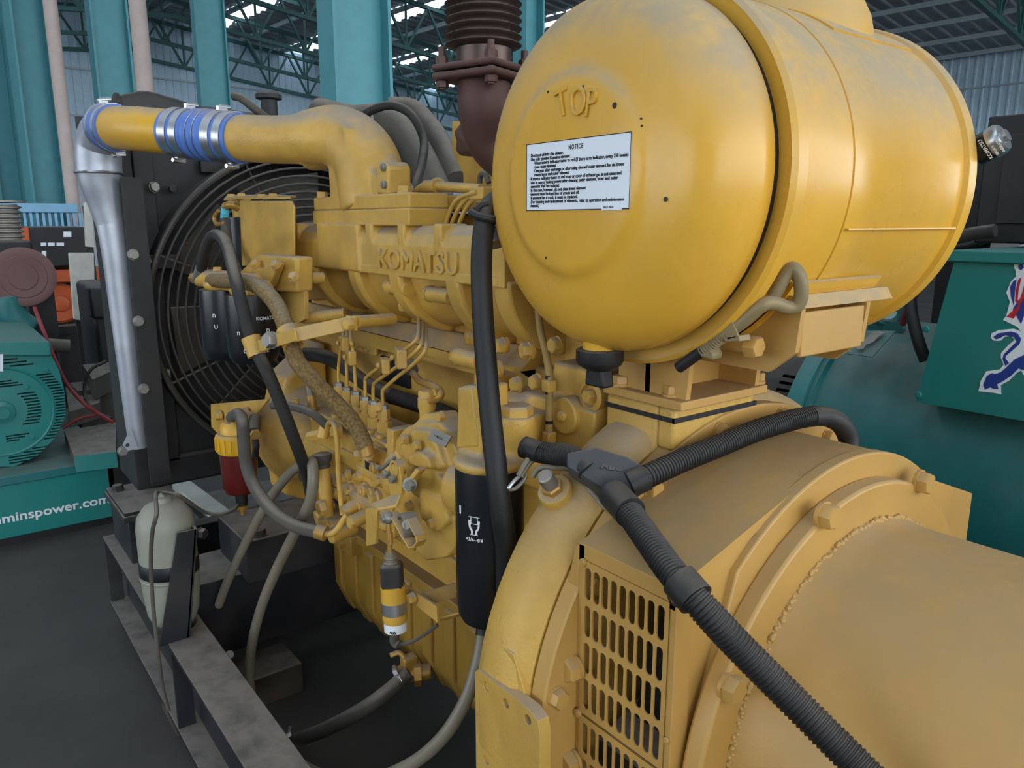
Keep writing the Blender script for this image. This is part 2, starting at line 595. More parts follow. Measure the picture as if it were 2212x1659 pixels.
for p, r, l in (((1.2378, 8.3738, 2.604), .058, 'pale pinkish downpipe beside the leftmost columns'), ((1.5814, 6.7375, 2.7705), .062, 'pale pinkish downpipe above the radiator corner')):
    t = thing('downpipe', l, 'pipe', (p[0], p[1], 0), 'pale downpipes')
    part(G().cyl((p[0], p[1], 0), (p[0], p[1], 6.4), r), 'pipe', 'pipe_pink', t)
    for zz in (1.0, 2.05, 3.1, 5.0):
        part(G().cyl((p[0], p[1], zz), (p[0], p[1], zz + .012), r * 1.05), 'joint_ring', 'pipe_pink', t)

# ================================================================ skid frame
XC, ZC = 1.07, .70
sk = thing('skid_frame', 'dusty black steel I-beam skid carrying the yellow engine and generator', 'skid', (XC, 1.0, .09))
def ibeam(x0, x1, y0, y1, z0, z1, t=.014):
    g = G()
    g.box(x0, x1, y0, y1, z1 - t, z1)
    g.box(x0, x1, y0, y1, z0, z0 + t)
    xm = (x0 + x1) / 2 + .012
    g.box(xm - .006, xm + .006, y0, y1, z0 + t, z1 - t)
    return g
part(ibeam(.405, .515, -1.2, 2.93, .09, .352), 'side_beam', 'skid_black', sk, bevel=.002)
part(ibeam(1.66, 1.77, -1.2, 2.93, .09, .352), 'side_beam', 'skid_black', sk, bevel=.002)
for y0, y1 in ((2.86, 2.93), (.35, .47), (-1.2, -1.1)):
    part(G().box(.515, 1.66, y0, y1, .10, .34), 'cross_beam', 'skid_black', sk, bevel=.003)
for y in (2.92, 2.02, 1.2):
    part(G().box(.408, .452, y - .006, y + .006, .104, .338), 'stiffener', 'skid_black', sk)
for x in (.42, .49):
    pass
# front engine mount: stepped box cross member
cm = thing('engine_mount_beam', 'black stepped box beam under the front of the engine, dusty on top', 'beam', (.8, 2.3, .15))
part(G().box(.514, 1.66, 2.2, 2.42, .17, .415), 'lower_box', 'skid_black', cm, bevel=.004)
part(G().box(.66, 1.5, 2.14, 2.40, .40, .535), 'upper_box', 'skid_black', cm, bevel=.004)
bolt(cm, (0.7104, 2.164, 0.535), (0, 0, 1), .034, 'dusty_rubber')
part(G().cyl((0.5817, 2.2, 0.1612), (0.5792, 2.1, 0.2227), .012), 'stub_pin', 'dull_steel', cm)
# wooden blocks under the skid
for k, (p, l) in enumerate((((0.4344, 2.2202, 0.02), 'dark timber wedge under the near skid beam'), ((0.6848, 2.195, 0.0), 'dark square timber block on the floor under the mount beam'))):
    g = G()
    if k == 0: g.box(p[0] - .01, p[0] + .12, p[1] - .09, p[1] + .09, -.001, .091)
    else:
        g.box(p[0] - .06, p[0] + .12, p[1] - .07, p[1] + .09, -.001, .10)
    single(g, 'timber_block', 'wood_dark', l, 'block', bevel=.006)
# pedestal for the radiator feet
pd = thing('radiator_pedestal', 'black box pedestal on the skid end holding a radiator foot', 'pedestal', (.53, 2.77, .352))
part(G().box(.44, .60, 2.62, 2.9, .352, .50), 'box', 'skid_black', pd, bevel=.003)
part(G().box(.425, .62, 2.60, 2.915, .50, .522), 'pad', 'dusty_rubber', pd, bevel=.003)
part(G().box(.43, .615, 2.605, 2.91, .522, .534), 'plate', 'skid_black', pd, bevel=.002)
bolt(pd, (.56, 2.68, .534), (0, 0, 1), .034, 'dusty_rubber')
bolt(pd, (.46, 2.86, .534), (0, 0, 1), .034, 'dusty_rubber')

# ================================================================ radiator with fan shroud
RY = 2.80
FX, FZ, FR = 1.145, 1.13, .555
rd = thing('radiator', 'tall black dusty radiator with round wire fan guard at the engine front', 'radiator', (1.13, 2.95, .53))
part(G().box(.60, 1.68, 2.93, 3.08, .62, 1.74), 'core', 'radiator_core', rd)
g = G()
N_ = 64
sq = []
ci = []
for k in range(N_):
    t = 2 * math.pi * k / N_
    c_, s_ = math.cos(t), math.sin(t)
    m_ = max(abs(c_) / .60, abs(s_) / .60)
    sq.append((FX + c_ / m_, FZ + s_ / m_)); ci.append((FX + c_ * (FR + .012), FZ + s_ * (FR + .012)))
vs = [(x, RY + .03, z) for x, z in sq] + [(x, RY + .03, z) for x, z in ci] + [(x, RY + .045, z) for x, z in sq] + [(x, RY + .045, z) for x, z in ci]
fs = []
for k in range(N_):
    q = (k + 1) % N_
    fs += [(k, q, N_ + q, N_ + k), (2 * N_ + k, 3 * N_ + k, 3 * N_ + q, 2 * N_ + q), (k, 2 * N_ + k, 2 * N_ + q, q), (N_ + k, N_ + q, 3 * N_ + q, 3 * N_ + k)]
part(g.add(vs, fs), 'shroud_plate', 'radiator_black', rd)
part(G().tubewall((FX, RY - .09, FZ), (0, 1, 0), FR + .012, FR - .004, .13, 64), 'shroud_ring', 'radiator_black', rd)
part(G().torus((FX, RY - .09, FZ), (0, 1, 0), FR + .006, .011, 64, 8), 'shroud_lip', 'guard_wire', rd)
for x0, x1 in ((.515, .60), (1.66, 1.75)):
    part(G().box(x0, x1, 2.81, 3.10, .534, 1.70), 'side_post', 'radiator_black', rd, bevel=.004)
part(G().box(.555, 1.70, 2.80, 3.08, .534, .64), 'bottom_tank', 'radiator_black', rd, bevel=.01)
part(G().box(.60, .66, 2.80, 2.84, .62, 1.72), 'side_plate', 'radiator_black', rd, bevel=.003)
# top tank with raised bulges and filler neck
g = G()
g.box(.555, 1.72, 2.86, 3.12, 1.66, 1.80)
g.prism([(.50, 1.78), (.60, 1.86), (.68, 1.885), (.76, 1.87), (.85, 1.85), (.95, 1.85), (1.05, 1.83), (1.15, 1.80), (1.7, 1.79), (1.7, 1.70), (.50, 1.70)], 'y', 2.90, 3.06)
g.cyl((.92, 3.0, 1.80), (1.72, 3.0, 1.79), .055)
tt = part(g, 'top_tank', 'radiator_black', rd, remesh=.012, its=6)
g = G().lathe((1.1322, 2.98, 1.8685), (0, 0, 1), [(.03, -.04), (.03, .03), (.048, .035), (.048, .05), (.03, .06)], 24)
part(g, 'filler_cap', 'radiator_black', rd)
part(G().tube([(0.5612, 2.9, 1.7732), (0.5789, 2.9, 1.8136), (0.5885, 2.9, 1.8562), (0.5956, 2.9, 1.8439), (0.5935, 2.9, 1.8076)], .009, 8), 'lifting_eye', 'radiator_black', rd)
part(G().box(.462, .53, 2.88, 2.90, 1.55, (0.4888, 2.89, 1.7796)[2]), 'corner_gusset', 'radiator_black', rd)
# concentric wire guard
for k in range(17):
    rr = .10 + k * (FR - .12) / 16
    part(G().torus((FX, RY - .10 - .05 * (1 - (rr / FR) ** 2), FZ), (0, 1, 0), rr, .0042, 64, 6), 'guard_ring', 'guard_wire', rd)
for k in range(8):
    a = R(22.5 + 45 * k)
    dx, dz = math.cos(a), math.sin(a)
    g = G().tube([(FX + dx * .08, RY - .145, FZ + dz * .08), (FX + dx * .3, RY - .128, FZ + dz * .3), (FX + dx * FR, RY - .094, FZ + dz * FR)], .0045, 6)
    part(g, 'guard_spoke', 'guard_wire', rd)
# fan
fn = thing('cooling_fan', 'dark grey cooling fan turning behind the wire guard', 'fan', (FX, RY - .03, FZ - .45))
part(G().lathe((FX, RY - .09, FZ), (0, 1, 0), [(.11, 0), (.13, .02), (.13, .1), (.1, .11)], 32), 'hub', 'dark_engine', fn)
for k in range(8):
    a = R(45 * k + 10)
    rx = V((math.cos(a), 0, math.sin(a))); tx = V((-math.sin(a), 0, math.cos(a))); yv = V((0, 1, 0))
    vs = []
    for i in range(6):
        r_ = .12 + i * .072
        tw = .75 - .05 * i
        w_ = .085 + .012 * i
        c0 = V((FX, RY - .035, FZ)) + rx * r_
        dd = tx * math.cos(tw) + yv * math.sin(tw)
        nn = tx * -math.sin(tw) + yv * math.cos(tw)
        vs += [c0 - dd * w_, c0 + dd * w_, c0 + dd * w_ + nn * .006, c0 - dd * w_ + nn * .006]
    fs = [(0, 1, 2, 3), (20, 23, 22, 21)]
    for i in range(5):
        for q in range(4):
            fs.append((i * 4 + q, i * 4 + (q + 1) % 4, i * 4 + 4 + (q + 1) % 4, i * 4 + 4 + q))
    part(G().add(vs, fs), 'blade', 'grey_hose', fn)
# side bolts and brackets on the left post
part(G().box(.528, .59, 2.655, 2.665, .60, 1.585).box(.578, .59, 2.655, 2.835, .60, 1.585), 'side_flange', 'radiator_black', rd, bevel=.002)
for p in ((0.5431, 2.654, 1.3503), (0.5384, 2.654, 1.1412), (0.5333, 2.654, 0.9218), (0.6544, 2.79, 1.563), (0.4731, 2.77, 0.696), (0.5279, 2.9, 1.0483)):
    bolt(rd, p, (0, -1, 0), .028, 'dull_steel')
p = V((0.5911, 2.775, 1.3241))
part(G().box(p.x - .02, p.x + .10, 2.735, 2.775, p.z - .025, p.z + .02), 'guard_bracket', 'radiator_black', rd, bevel=.002)
bolt(rd, p + V((.005, -.04, 0)), (0, -1, 0), .026, 'dull_steel')
p = V((0.6089, 2.775, 0.9459))
part(G().box(p.x - .03, p.x + .03, 2.735, 2.78, p.z - .015, p.z + .015), 'guard_bracket', 'dull_steel', rd, bevel=.002)
for q in ((0.6359, 2.79, 1.5625), (0.6719, 2.79, 1.5664)):
    pass
p = V((0.8426, 2.82, 1.6371))
part(G().box(p.x - .03, p.x + .03, 2.80, 2.82, p.z - .02, p.z + .02), 'clip', 'radiator_black', rd)
bolt(rd, (0.7129, 2.8, 1.5588), (0, -1, 0), .024, 'radiator_black')

# ================================================================ charge air piping
ap = thing('charge_air_pipe', 'dull silver aluminium elbow pipe running down the radiator side', 'pipe', (0.5223, 2.72, 0.7215))
pts = [(0.5229, 2.62, 1.7261), (0.4996, 2.69, 1.7175), (0.4803, 2.73, 1.6584), (0.4784, 2.73, 1.5618), (0.4993, 2.72, 1.4496), (0.5022, 2.71, 1.3351), (0.5014, 2.71, 1.1592), (0.5033, 2.71, 0.9778), (0.5053, 2.71, 0.8063), (0.5091, 2.71, 0.7262)]
g = G().tube([(0.5213, 2.6, 1.7229), (0.5038, 2.67, 1.7187), (0.4915, 2.72, 1.6856), (0.486, 2.73, 1.6382), (0.4844, 2.73, 1.5967)], .066, 28)
part(g, 'elbow', 'aluminium_pipe', ap)
g = G().tube([(0.4851, 2.73, 1.6037), (0.4861, 2.73, 1.5621), (0.4949, 2.73, 1.5062), (0.5055, 2.725, 1.4353)], lambda t: .066 - .022 * t, 28)
part(g, 'reducer', 'aluminium_pipe', ap)
g = G().tube([(0.5032, 2.725, 1.4524), (0.5067, 2.72, 1.3346), (0.5077, 2.715, 1.1583), (0.5087, 2.71, 0.9771), (0.5108, 2.71, 0.7896), (0.5139, 2.71, 0.7158)], lambda t: .044 - .016 * t, 24)
part(g, 'down_tube', 'aluminium_pipe', ap)
q = V((0.4846, 2.73, 1.5981))
part(G().torus(q, (.02, 0, 1), .0655, .0045, 40, 8), 'weld_bead', 'steel', ap)
a_, b_, c_ = (0.4857, 2.66, 0.7966), (0.4592, 2.66, 0.7344), (0.5, 2.66, 0.727)
tab_ = part(G().prism3([a_, (0.4574, 2.66, 0.7441), (0.4691, 2.66, 0.7232), c_], (0, 1, 0), .008), 'mounting_tab', 'aluminium_pipe', ap)
cut(tab_, G().cyl(V((0.4709, 2.66, 0.7416)) - V((0, .02, 0)), V((0.4709, 2.66, 0.7416)) + V((0, .03, 0)), .007, n=16))

P0 = V((0.5145, 2.61, 1.7233)); P1 = V((0.625, 2.3875, 1.6983)); P2 = V((0.735, 2.1487, 1.6695))
cp1 = thing('boost_pipe', 'dusty yellow pipe between the silver elbow and the blue coupling', 'pipe', (P0 + P1) / 2)
mid = V((0.555, 2.4792, 1.7104))
part(G().tube([P0 + (P0 - mid) * .05, P0, mid, P1, P1 + (P1 - mid) * .1], .0615, 32), 'pipe', 'pipe_yellow', cp1)
def clamp(parent, p, d, r, w=.013, ang=0, flip=1):
    """worm drive hose clamp: band, screw housing"""
    part(G().tubewall(V(p) - V(d).normalized() * w / 2, d, r + .0016, r - .001, w, 48), 'clamp_band', 'steel', parent)
    x, y, z = frame(d)
    e = x * math.cos(ang) + y * math.sin(ang); t = z.cross(e)
    c = V(p) + e * (r + .007)
    g = G().obox(c, (.012, .03, .013), e, z)
    g.cyl(c - t * .026 + e * .002, c + t * .006 + e * .002, .0065, n=12)
    part(g, 'clamp_screw', 'steel', parent, bevel=.001)
def updir(d, ang_deg, up=(0, 0, 1)):
    x, y, z = frame(d)
    u = V(up); best = math.atan2(u.dot(y), u.dot(x))
    return best + R(ang_deg)
d0 = (mid - P0).normalized()
cf = thing('elbow_coupling', 'short blue silicone sleeve with steel clamps on the silver elbow', 'coupling', P0)
S0 = P0 - d0 * .012
part(G().tube([S0 - d0 * .032, S0, S0 + d0 * .032], .0675, 36), 'sleeve', 'blue_silicone', cf)
clamp(cf, S0 - d0 * .018, d0, .068, .011, updir(d0, 10))
clamp(cf, S0 + d0 * .018, d0, .068, .011, updir(d0, 190))
d1 = (P2 - P1).normalized()
bc = thing('boost_coupling', 'blue ribbed silicone coupling with four steel clamps', 'coupling', (P1 + P2) / 2)
L_ = (P2 - P1).length
prof = []
for k in range(61):
    t = k / 60
    r_ = .0655
    if .36 < t < .66: r_ = .0645 + .006 * abs(math.sin((t - .36) / .30 * 3 * math.pi))
    prof.append((r_, t * L_))
part(G().lathe(P1, d1, [(.060, 0)] + prof + [(.060, L_)], 40), 'sleeve', 'blue_silicone', bc)
for t in (.46, .56):
    part(G().torus(P1 + d1 * L_ * t, d1, .0665, .002, 40, 6), 'ring_wire', 'steel', bc)
for t, a in ((.11, 178), (.27, 4), (.74, 4), (.90, 178)):
    clamp(bc, P1 + d1 * L_ * t, d1, .0668, .030 if t in (.11, .74) else .026, updir(d1, a))

# ================================================================ intake elbow casting
EY = 'engine_yellow'
el = thing('intake_elbow', 'dusty yellow cast intake elbow bolted on the manifold top', 'intake elbow', (.92, 1.72, 1.47))
Q0 = V((0.73, 2.1594, 1.6712)); Q1 = V((0.785, 2.0213, 1.6588)); Q2 = V((0.835, 1.9028, 1.6547)); Q3 = V((0.88, 1.8516, 1.6533))
g = G()
g.tube([Q0, Q1, Q2, Q3], lambda t: .0605 + .014 * max(0, t - .45), 28)
g.tube([V((0.84, 1.9581, 1.6537)), V((0.89, 1.8724, 1.6579)), V((0.915, 1.7869, 1.6009)), V((0.92, 1.7521, 1.4833))], lambda t: .075 + .010 * t, 28)
g.prism3([(0.875, 1.8595, 1.4785), (0.875, 1.8469, 1.5971), (0.875, 1.7213, 1.5877), (0.875, 1.6391, 1.5417), (0.875, 1.6083, 1.4757)], (1, 0, 0), .08)
g.tube([V((0.9, 1.8901, 1.6915)), V((0.92, 1.7944, 1.6292)), V((0.935, 1.7121, 1.5703)), V((0.94, 1.6987, 1.4937))], lambda t: .035, 16)
b0 = (0.86, 1.8766, 1.5982); b1 = (0.86, 1.8228, 1.5229)
g.prism3([(0.845, 1.8523, 1.6622), (0.845, 1.7914, 1.6868), (0.845, 1.7503, 1.6692), (0.845, 1.7388, 1.6106), (0.845, 1.7515, 1.4825), (0.845, 1.8567, 1.4839), (0.845, 1.8607, 1.591)], (1, 0, 0), .08)
g.prism3([(0.84, 2.0416, 1.6045), (0.86, 1.8557, 1.5903), (0.86, 1.8642, 1.6109), (0.84, 2.0387, 1.6246)], (1, 0, 0), .05)
part(g, 'elbow', EY, el, remesh=.005, its=9)
g = G().prism3([(0.855, 1.6259, 1.5119), (0.855, 1.6212, 1.5729), (0.855, 1.6071, 1.5842), (0.855, 1.5811, 1.5827), (0.855, 1.565, 1.5699), (0.855, 1.5691, 1.5103)], (1, 0, 0), .06)
part(g, 'lug', EY, el, bevel=.006)
plug(el, (0.853, 1.5805, 1.5697), (-1, 0, 0), .018, 'dull_steel', 'screw'); plug(el, (0.853, 1.581, 1.5317), (-1, 0, 0), .018, 'dull_steel', 'screw')
FY0 = (0.845, 1.4589, 1.4881)[1]; FY1 = (0.845, 1.9551, 1.4971)[1]
part(G().box(.845, .945, FY0, FY1, 1.479, 1.512), 'upper_flange', EY, el, bevel=.004)
part(G().box(.842, .945, FY0 - .002, FY1 + .002, 1.442, 1.479), 'lower_flange', EY, el, bevel=.003)
for q in [(0.862, 1.9516, 1.5303), (0.862, 1.8534, 1.5273), (0.862, 1.7524, 1.5242), (0.862, 1.5086, 1.5167)]:
    bolt(el, (q[0], min(q[1], FY1 - .02), 1.513), (0, 0, 1), .024, EY)
bolt(el, (.925, (0.925, 1.6295, 1.5261)[1], 1.513), (0, 0, 1), .024, EY)

# ================================================================ intake manifold
MX = .84
mf = thing('intake_manifold', 'long yellow cast intake manifold with curved runners and raised lettering', 'manifold', (.9, 1.75, 1.19))
YF, YR = (0.84, 2.3146, 1.3951)[1], (0.84, 1.1165, 1.4174)[1]
g = G()
# upper chamber with scalloped shoulders
prof = [(.84, 1.332), (.84, 1.40), (.852, 1.425), (.875, 1.443), (.99, 1.443), (.99, 1.332)]
g.prism(prof, 'y', YR, YF - .02)
for a, b in ((YF - .035, YF),):
    g.prism([(.86, 1.345), (.86, 1.40), (.875, 1.425), (.98, 1.43), (.98, 1.345)], 'y', a, b)
g.cyl((.872, YF - .02, 1.42), (.872, YF + .02, 1.42), .016)
# shoulder bosses
for p in [(0.842, 2.2064, 1.426), (0.842, 2.0728, 1.4272), (0.842, 1.8454, 1.4291), (0.842, 1.6392, 1.4308), (0.842, 1.4884, 1.4321), (0.842, 1.3405, 1.4333)]:
    g.box(.838, .90, p[1] - .016, p[1] + .016, 1.418, 1.447)
    g.prism([(.84, 1.39), (.838, 1.42), (.88, 1.42)], 'y', p[1] - .014, p[1] + .014)
# the wide vertical rib below the elbow flange
w0, w1 = (0.84, 1.6864, 1.3852)[1], (0.84, 1.9205, 1.3787)[1]
g.box(.834, .95, w0, w1, 1.335, 1.446)
for p in [(0.84, 1.9009, 1.4438), (0.84, 1.8097, 1.444)]:
    g.cyl((.856, p[1], 1.425), (.856, p[1], 1.45), .022, n=16)
part(g, 'upper_chamber', EY, mf, remesh=.004, its=2)
# quarter round runners and the ribs between them
def quarter(rx, rz, y0, y1, x0=1.0, z0=1.345, n=14, ztop=1.345):
    pts = [(.988, ztop), (x0 - rx, ztop)]
    for k in range(n + 1):
        t = math.pi / 2 * .955 * k / n
        pts.append((x0 - rx * math.cos(t), z0 - rz * math.sin(t)))
    return pts
ribs = [(0.84, 1.98, 1.3342)[1], (0.84, 1.7353, 1.3361)[1], (0.84, 1.5277, 1.3389)[1], (0.84, 1.2926, 1.339)[1]]
allr = [2.30] + ribs + [YR + .03]
g = G()
for k in range(len(allr) - 1):
    ya, yb = allr[k + 1], allr[k]
    n = 12
    for i in range(n):
        t0, t1 = i / n, (i + 1) / n
        bul = .082 + .056 * ((t0 + t1) / 2) ** .8
        g.prism(quarter(bul, bul * 1.02, 0, 0), 'y', ya + (yb - ya) * t0 - .002, ya + (yb - ya) * t1 + .002)
part(g, 'runner', EY, mf, remesh=.006, its=8)
for y in ribs:
    part(G().prism(quarter(.162, .148, 0, 0, n=16), 'y', y - .027, y + .027), 'runner_rib', EY, mf, bevel=.010, seg=3)
part(G().prism(quarter(.155, .15, 0, 0, n=16), 'y', YR - .005, YR + .045), 'runner_rib', EY, mf, bevel=.006)
part(G().box(.8385, .95, YR + .02, YF - .1, 1.333, 1.352), 'rail', EY, mf, bevel=.002)
# raised lettering cast in the face
p0 = V((0.838, 1.5924, 1.3524)); p1 = V((0.838, 1.2644, 1.3533))
wd = p0.y - p1.y
text('KOMATSU', .062, EY, mf, p0 + V((.001, 0, -.004)), (0, -1, 0), (0, 0, 1), 'raised_lettering', extrude=.004, bold=0.0, sx=wd / (.062 * 4.66), bev=.0011)
for p in [(0.862, 1.5807, 1.3035), (0.862, 1.4086, 1.3)]:
    p = V(p)
    g = G().cyl(p, p + V((0, -.085, 0)), .0165, n=20)
    part(g, 'bolt_sleeve', EY, mf)
    bolt(mf, p, (0, 1, 0), .03, EY)
bolt(mf, (0.868, 1.3058, 1.2996), (-.6, .6, 0), .026, EY)
bolt(mf, (0.885, 1.5552, 1.2615), (-.6, .6, 0), .026, EY)

# ================================================================ engine block
eb = thing('engine_block', 'dusty yellow six-cylinder engine block and cylinder head', 'engine', (XC, 1.65, .3))
g = G()
g.box(.965, 1.30, 1.00, 2.36, .62, 1.165)
part(g, 'crankcase', EY, eb, bevel=.008)
g = G().box(.935, .97, 1.18, 2.34, 1.128, 1.163)
g.prism([(.935, 1.163), (.97, 1.20), (1.0, 1.20), (1.0, 1.12), (.935, 1.128)], 'y', 1.18, 2.34)
part(g, 'deck_rail', EY, eb, bevel=.004)
part(G().box(.985, 1.30, 1.05, 2.34, 1.165, 1.36), 'cylinder_head', EY, eb, bevel=.006)
for k in range(6):
    y = 1.16 + k * .196
    part(G().box(1.02, 1.26, y, y + .17, 1.36, 1.47), 'rocker_cover', EY, eb, bevel=.015, seg=3)
g = G().box(.932, .937, (0.935, 1.5722, 1.1347)[1], (0.935, 1.4777, 1.1315)[1], 1.135, 1.156)
text('30 23 2', .016, EY, eb, V((0.933, 1.5692, 1.1286)), (0, -1, 0), (0, 0, 1), 'cast_number', extrude=.0015, bold=.0004)
part(G().box(.928, .94, (0.93, 1.7996, 1.1162)[1], (0.93, 1.9177, 1.1237)[1], 1.105, 1.13), 'casting_boss', EY, eb, bevel=.004)
text('CHIGHLF', .016, EY, eb, V((0.926, 1.8998, 1.1085)), (0, -1, 0), (0, 0, 1), 'cast_number', extrude=.0015, bold=.0004)
part(G().box(.957, .966, (0.96, 1.6795, 1.0454)[1], (0.96, 1.826, 1.0718)[1], (0.96, 1.7648, 1.0337)[2], (0.96, 1.7605, 1.1)[2]), 'black_plate', 'black_gloss', eb)
for p in [(0.93, 1.229, 1.2063), (0.93, 1.1469, 1.2047), (0.93, 1.3528, 1.2059)] + [(0.884, 1.1909, 1.1649), (0.884, 1.1317, 1.1469)]:
    bolt(eb, p, (-1, .3, 0), .026, EY)
# lower crankcase side seen between pump and pan
part(G().box(.955, 1.25, 1.02, 2.13, .55, .64), 'bed_plate', EY, eb, bevel=.006)
# front gear case
g = G()
g.box(.93, 1.32, 2.28, 2.40, .545, 1.155)
g.prism([(.95, .57), (.80, .64), (.78, .85), (.82, 1.0), (.95, 1.1)], 'y', 2.16, 2.30)
g.lathe((.87, 2.16, .82), (-.55, -.8, .1), [(.16, -.08), (.155, .0), (.12, .07), (.06, .12), (.02, .13)], 28)
part(g, 'front_gear_case', EY, eb, remesh=.008, its=5)
for p in ((0.8, 2.2156, 0.8085), (0.8, 2.293, 0.8534), (0.83, 2.1164, 0.9337)):
    bolt(eb, p, (-.6, -.7, 0), .024, EY)
# oil pan
pn = thing('oil_pan', 'deep yellow oil pan with vertical pressed ribs', 'oil pan', (1.05, 1.6, .28))
g = G()
g.prism([(.93, .55), (.93, .33), (.97, .25), (1.2, .25), (1.25, .33), (1.25, .55)], 'y', 1.06, 2.13)
part(g, 'pan', 'pan_yellow', pn, bevel=.01)
part(G().box(.915, 1.27, 1.04, 2.15, .535, .56), 'pan_flange', 'pan_yellow', pn, bevel=.003)
for k in range(10):
    y = 1.12 + k * .105
    part(G().prism([(.935, .53), (.919, .52), (.919, .35), (.96, .255), (.98, .26), (.95, .34)], 'y', y, y + .045), 'pressed_rib', 'pan_yellow', pn, bevel=.005)
p = V((0.915, 1.9824, 0.5273))
part(G().box(p.x - .02, p.x + .03, p.y - .05, p.y + .02, p.z - .03, p.z + .03), 'lug', 'pan_yellow', pn, bevel=.003)
bolt(pn, p + V((-.02, -.0, 0)), (-1, 0, 0), .03, 'pan_yellow')
# drain valve
dv = thing('drain_valve', 'corroded yellow drain valve at the foot of the oil pan', 'valve', (0.9, 1.5939, 0.2731))
p = V((0.905, 1.5774, 0.2997))
g = G().cyl(p + V((.03, -.01, .0)), p + V((-.05, .03, .0)), .022).box(p.x - .04, p.x, p.y - .0, p.y + .03, p.z + .0, p.z + .05)
part(g, 'body', 'copper_gold', dv, remesh=.004, its=2)
part(G().cyl(p + V((-.012, .006, .0)), p + V((.004, -.002, .0)), .032, n=6), 'hex_collar', 'copper_gold', dv)
part(G().tube([p + V((-.03, .02, .045)), p + V((-.04, .03, .06)), p + V((-.06, .04, .055))], .007, 8), 'lever', 'copper_gold', dv)

# ================================================================ flywheel housing
fh = thing('flywheel_housing', 'round yellow cast flywheel housing with a square bolt pad', 'housing', (XC, .88, .22))
BY = 'bell_yellow'
g = G().lathe((XC, .775, ZC), (0, 1, 0), [(.452, 0), (.470, .02), (.474, .05), (.474, .085), (.466, .105), (.43, .122), (.38, .14), (.36, .15)], 72)
part(g, 'bell', BY, fh)
# top mounting boss that carries the air cleaner bracket
TX0, TX1, TY0, TY1 = .875, 1.075, .735, .885
g = G().prism([(TX0 - .04, 1.06), (TX0, 1.115), (TX0, 1.175), (TX1, 1.175), (TX1, 1.06)], 'y', .7725, TY1)
arc_ = [(TX1 - (TX1 - TX0) * k / 8, ZC + math.sqrt(.4515 ** 2 - (XC - TX1 + (TX1 - TX0) * k / 8) ** 2)) for k in range(9)]
g.prism([(TX0, 1.175), (TX1, 1.175)] + arc_, 'y', TY0 + .005, .7735)
part(g, 'mounting_boss', BY, fh, bevel=.006)
g = G()
PZ = .787
pts = [(.716, .30), (.872, .30), (.872, PZ - .008), (.864, PZ), (.740, PZ), (.722, PZ - .008), (.716, PZ - .028)]
g.prism(pts, 'x', .598, .618)
pad_ = part(g, 'side_pad', BY, fh, bevel=.003)
g = G().prism([(.7725, .34), (.872, .34), (.872, PZ), (.862, PZ + .05), (.80, PZ + .05), (.7725, PZ)], 'x', .616, .70)
web_ = part(g, 'pad_web', BY, fh, bevel=.004)
drill = lambda: [G().cyl(V(p) - V((.02, 0, 0)), V(p) + V((.065, 0, 0)), .0075, n=16) for p in [(0.5975, 0.8424, 0.7698), (0.5975, 0.7941, 0.7674), (0.5975, 0.7436, 0.7695), (0.5975, 0.8439, 0.6425)]]
for c_ in drill(): cut(pad_, c_)
for c_ in drill(): cut(web_, c_)
# lug with stud on the shoulder
p = V((0.7257, 0.845, 1.0554)) - V((-.62, -.12, .77)) * .014
g = G().lathe(p, (-.62, -.12, .77), [(.028, -.02), (.028, .006), (.026, .009)], 24)
part(g, 'stud_lug', BY, fh)
q = p + V((-.62, -.12, .77)) * .008
part(G().hexa(q, (-.62, -.12, .77), .03, .012), 'stud_nut', 'copper_gold', fh)
part(G().lathe(q, (-.62, -.12, .77), [(.0125, 0), (.0125, .035), (.010, .037)], 18), 'stud', 'dull_steel', fh)
# zip tie round the boss
bz = 1.1535
part(G().box(TX0 - .003, TX0 + .001, TY0 + .002, TY1, bz, bz + .007).box(TX0 - .003, TX1, TY0 + .001, TY0 + .006, bz, bz + .007), 'cable_tie', 'ink_black', fh)

# ================================================================ adapter with ventilation grille
AD = 'alternator_ochre'
ad = thing('coupling_adapter', 'yellow generator adapter drum with an oblong-slotted ventilation grille', 'adapter', (XC, .65, .2))
g = G().tubewall((XC, .742, ZC), (0, 1, 0), .452, .36, .030, 72)
part(g, 'front_flange', AD, ad, bevel=.003)
for k in range(16):
    a = R(11 + k * 22.5)
    bolt(ad, (XC + .43 * math.cos(a), .742, ZC + .43 * math.sin(a)), (0, -1, 0), .026, AD)
# drum, open on the camera side where the grille box sits
def drum(r, y0, y1, a0, a1, n=60, t=.012):
    ro = [(XC + r * math.cos(R(a0 + (a1 - a0) * k / n)), ZC + r * math.sin(R(a0 + (a1 - a0) * k / n))) for k in range(n + 1)]
    ri = [(XC + (r - t) * math.cos(R(a0 + (a1 - a0) * k / n)), ZC + (r - t) * math.sin(R(a0 + (a1 - a0) * k / n))) for k in range(n + 1)]
    return G().prism(ro + ri[::-1], 'y', y0, y1)
DR = .408
part(drum(DR, .575, .745, -128, 106.7), 'drum', AD, ad)
GX, GY0, GY1, GZ0, GZ1 = .69, .566, .742, .46, 1.012
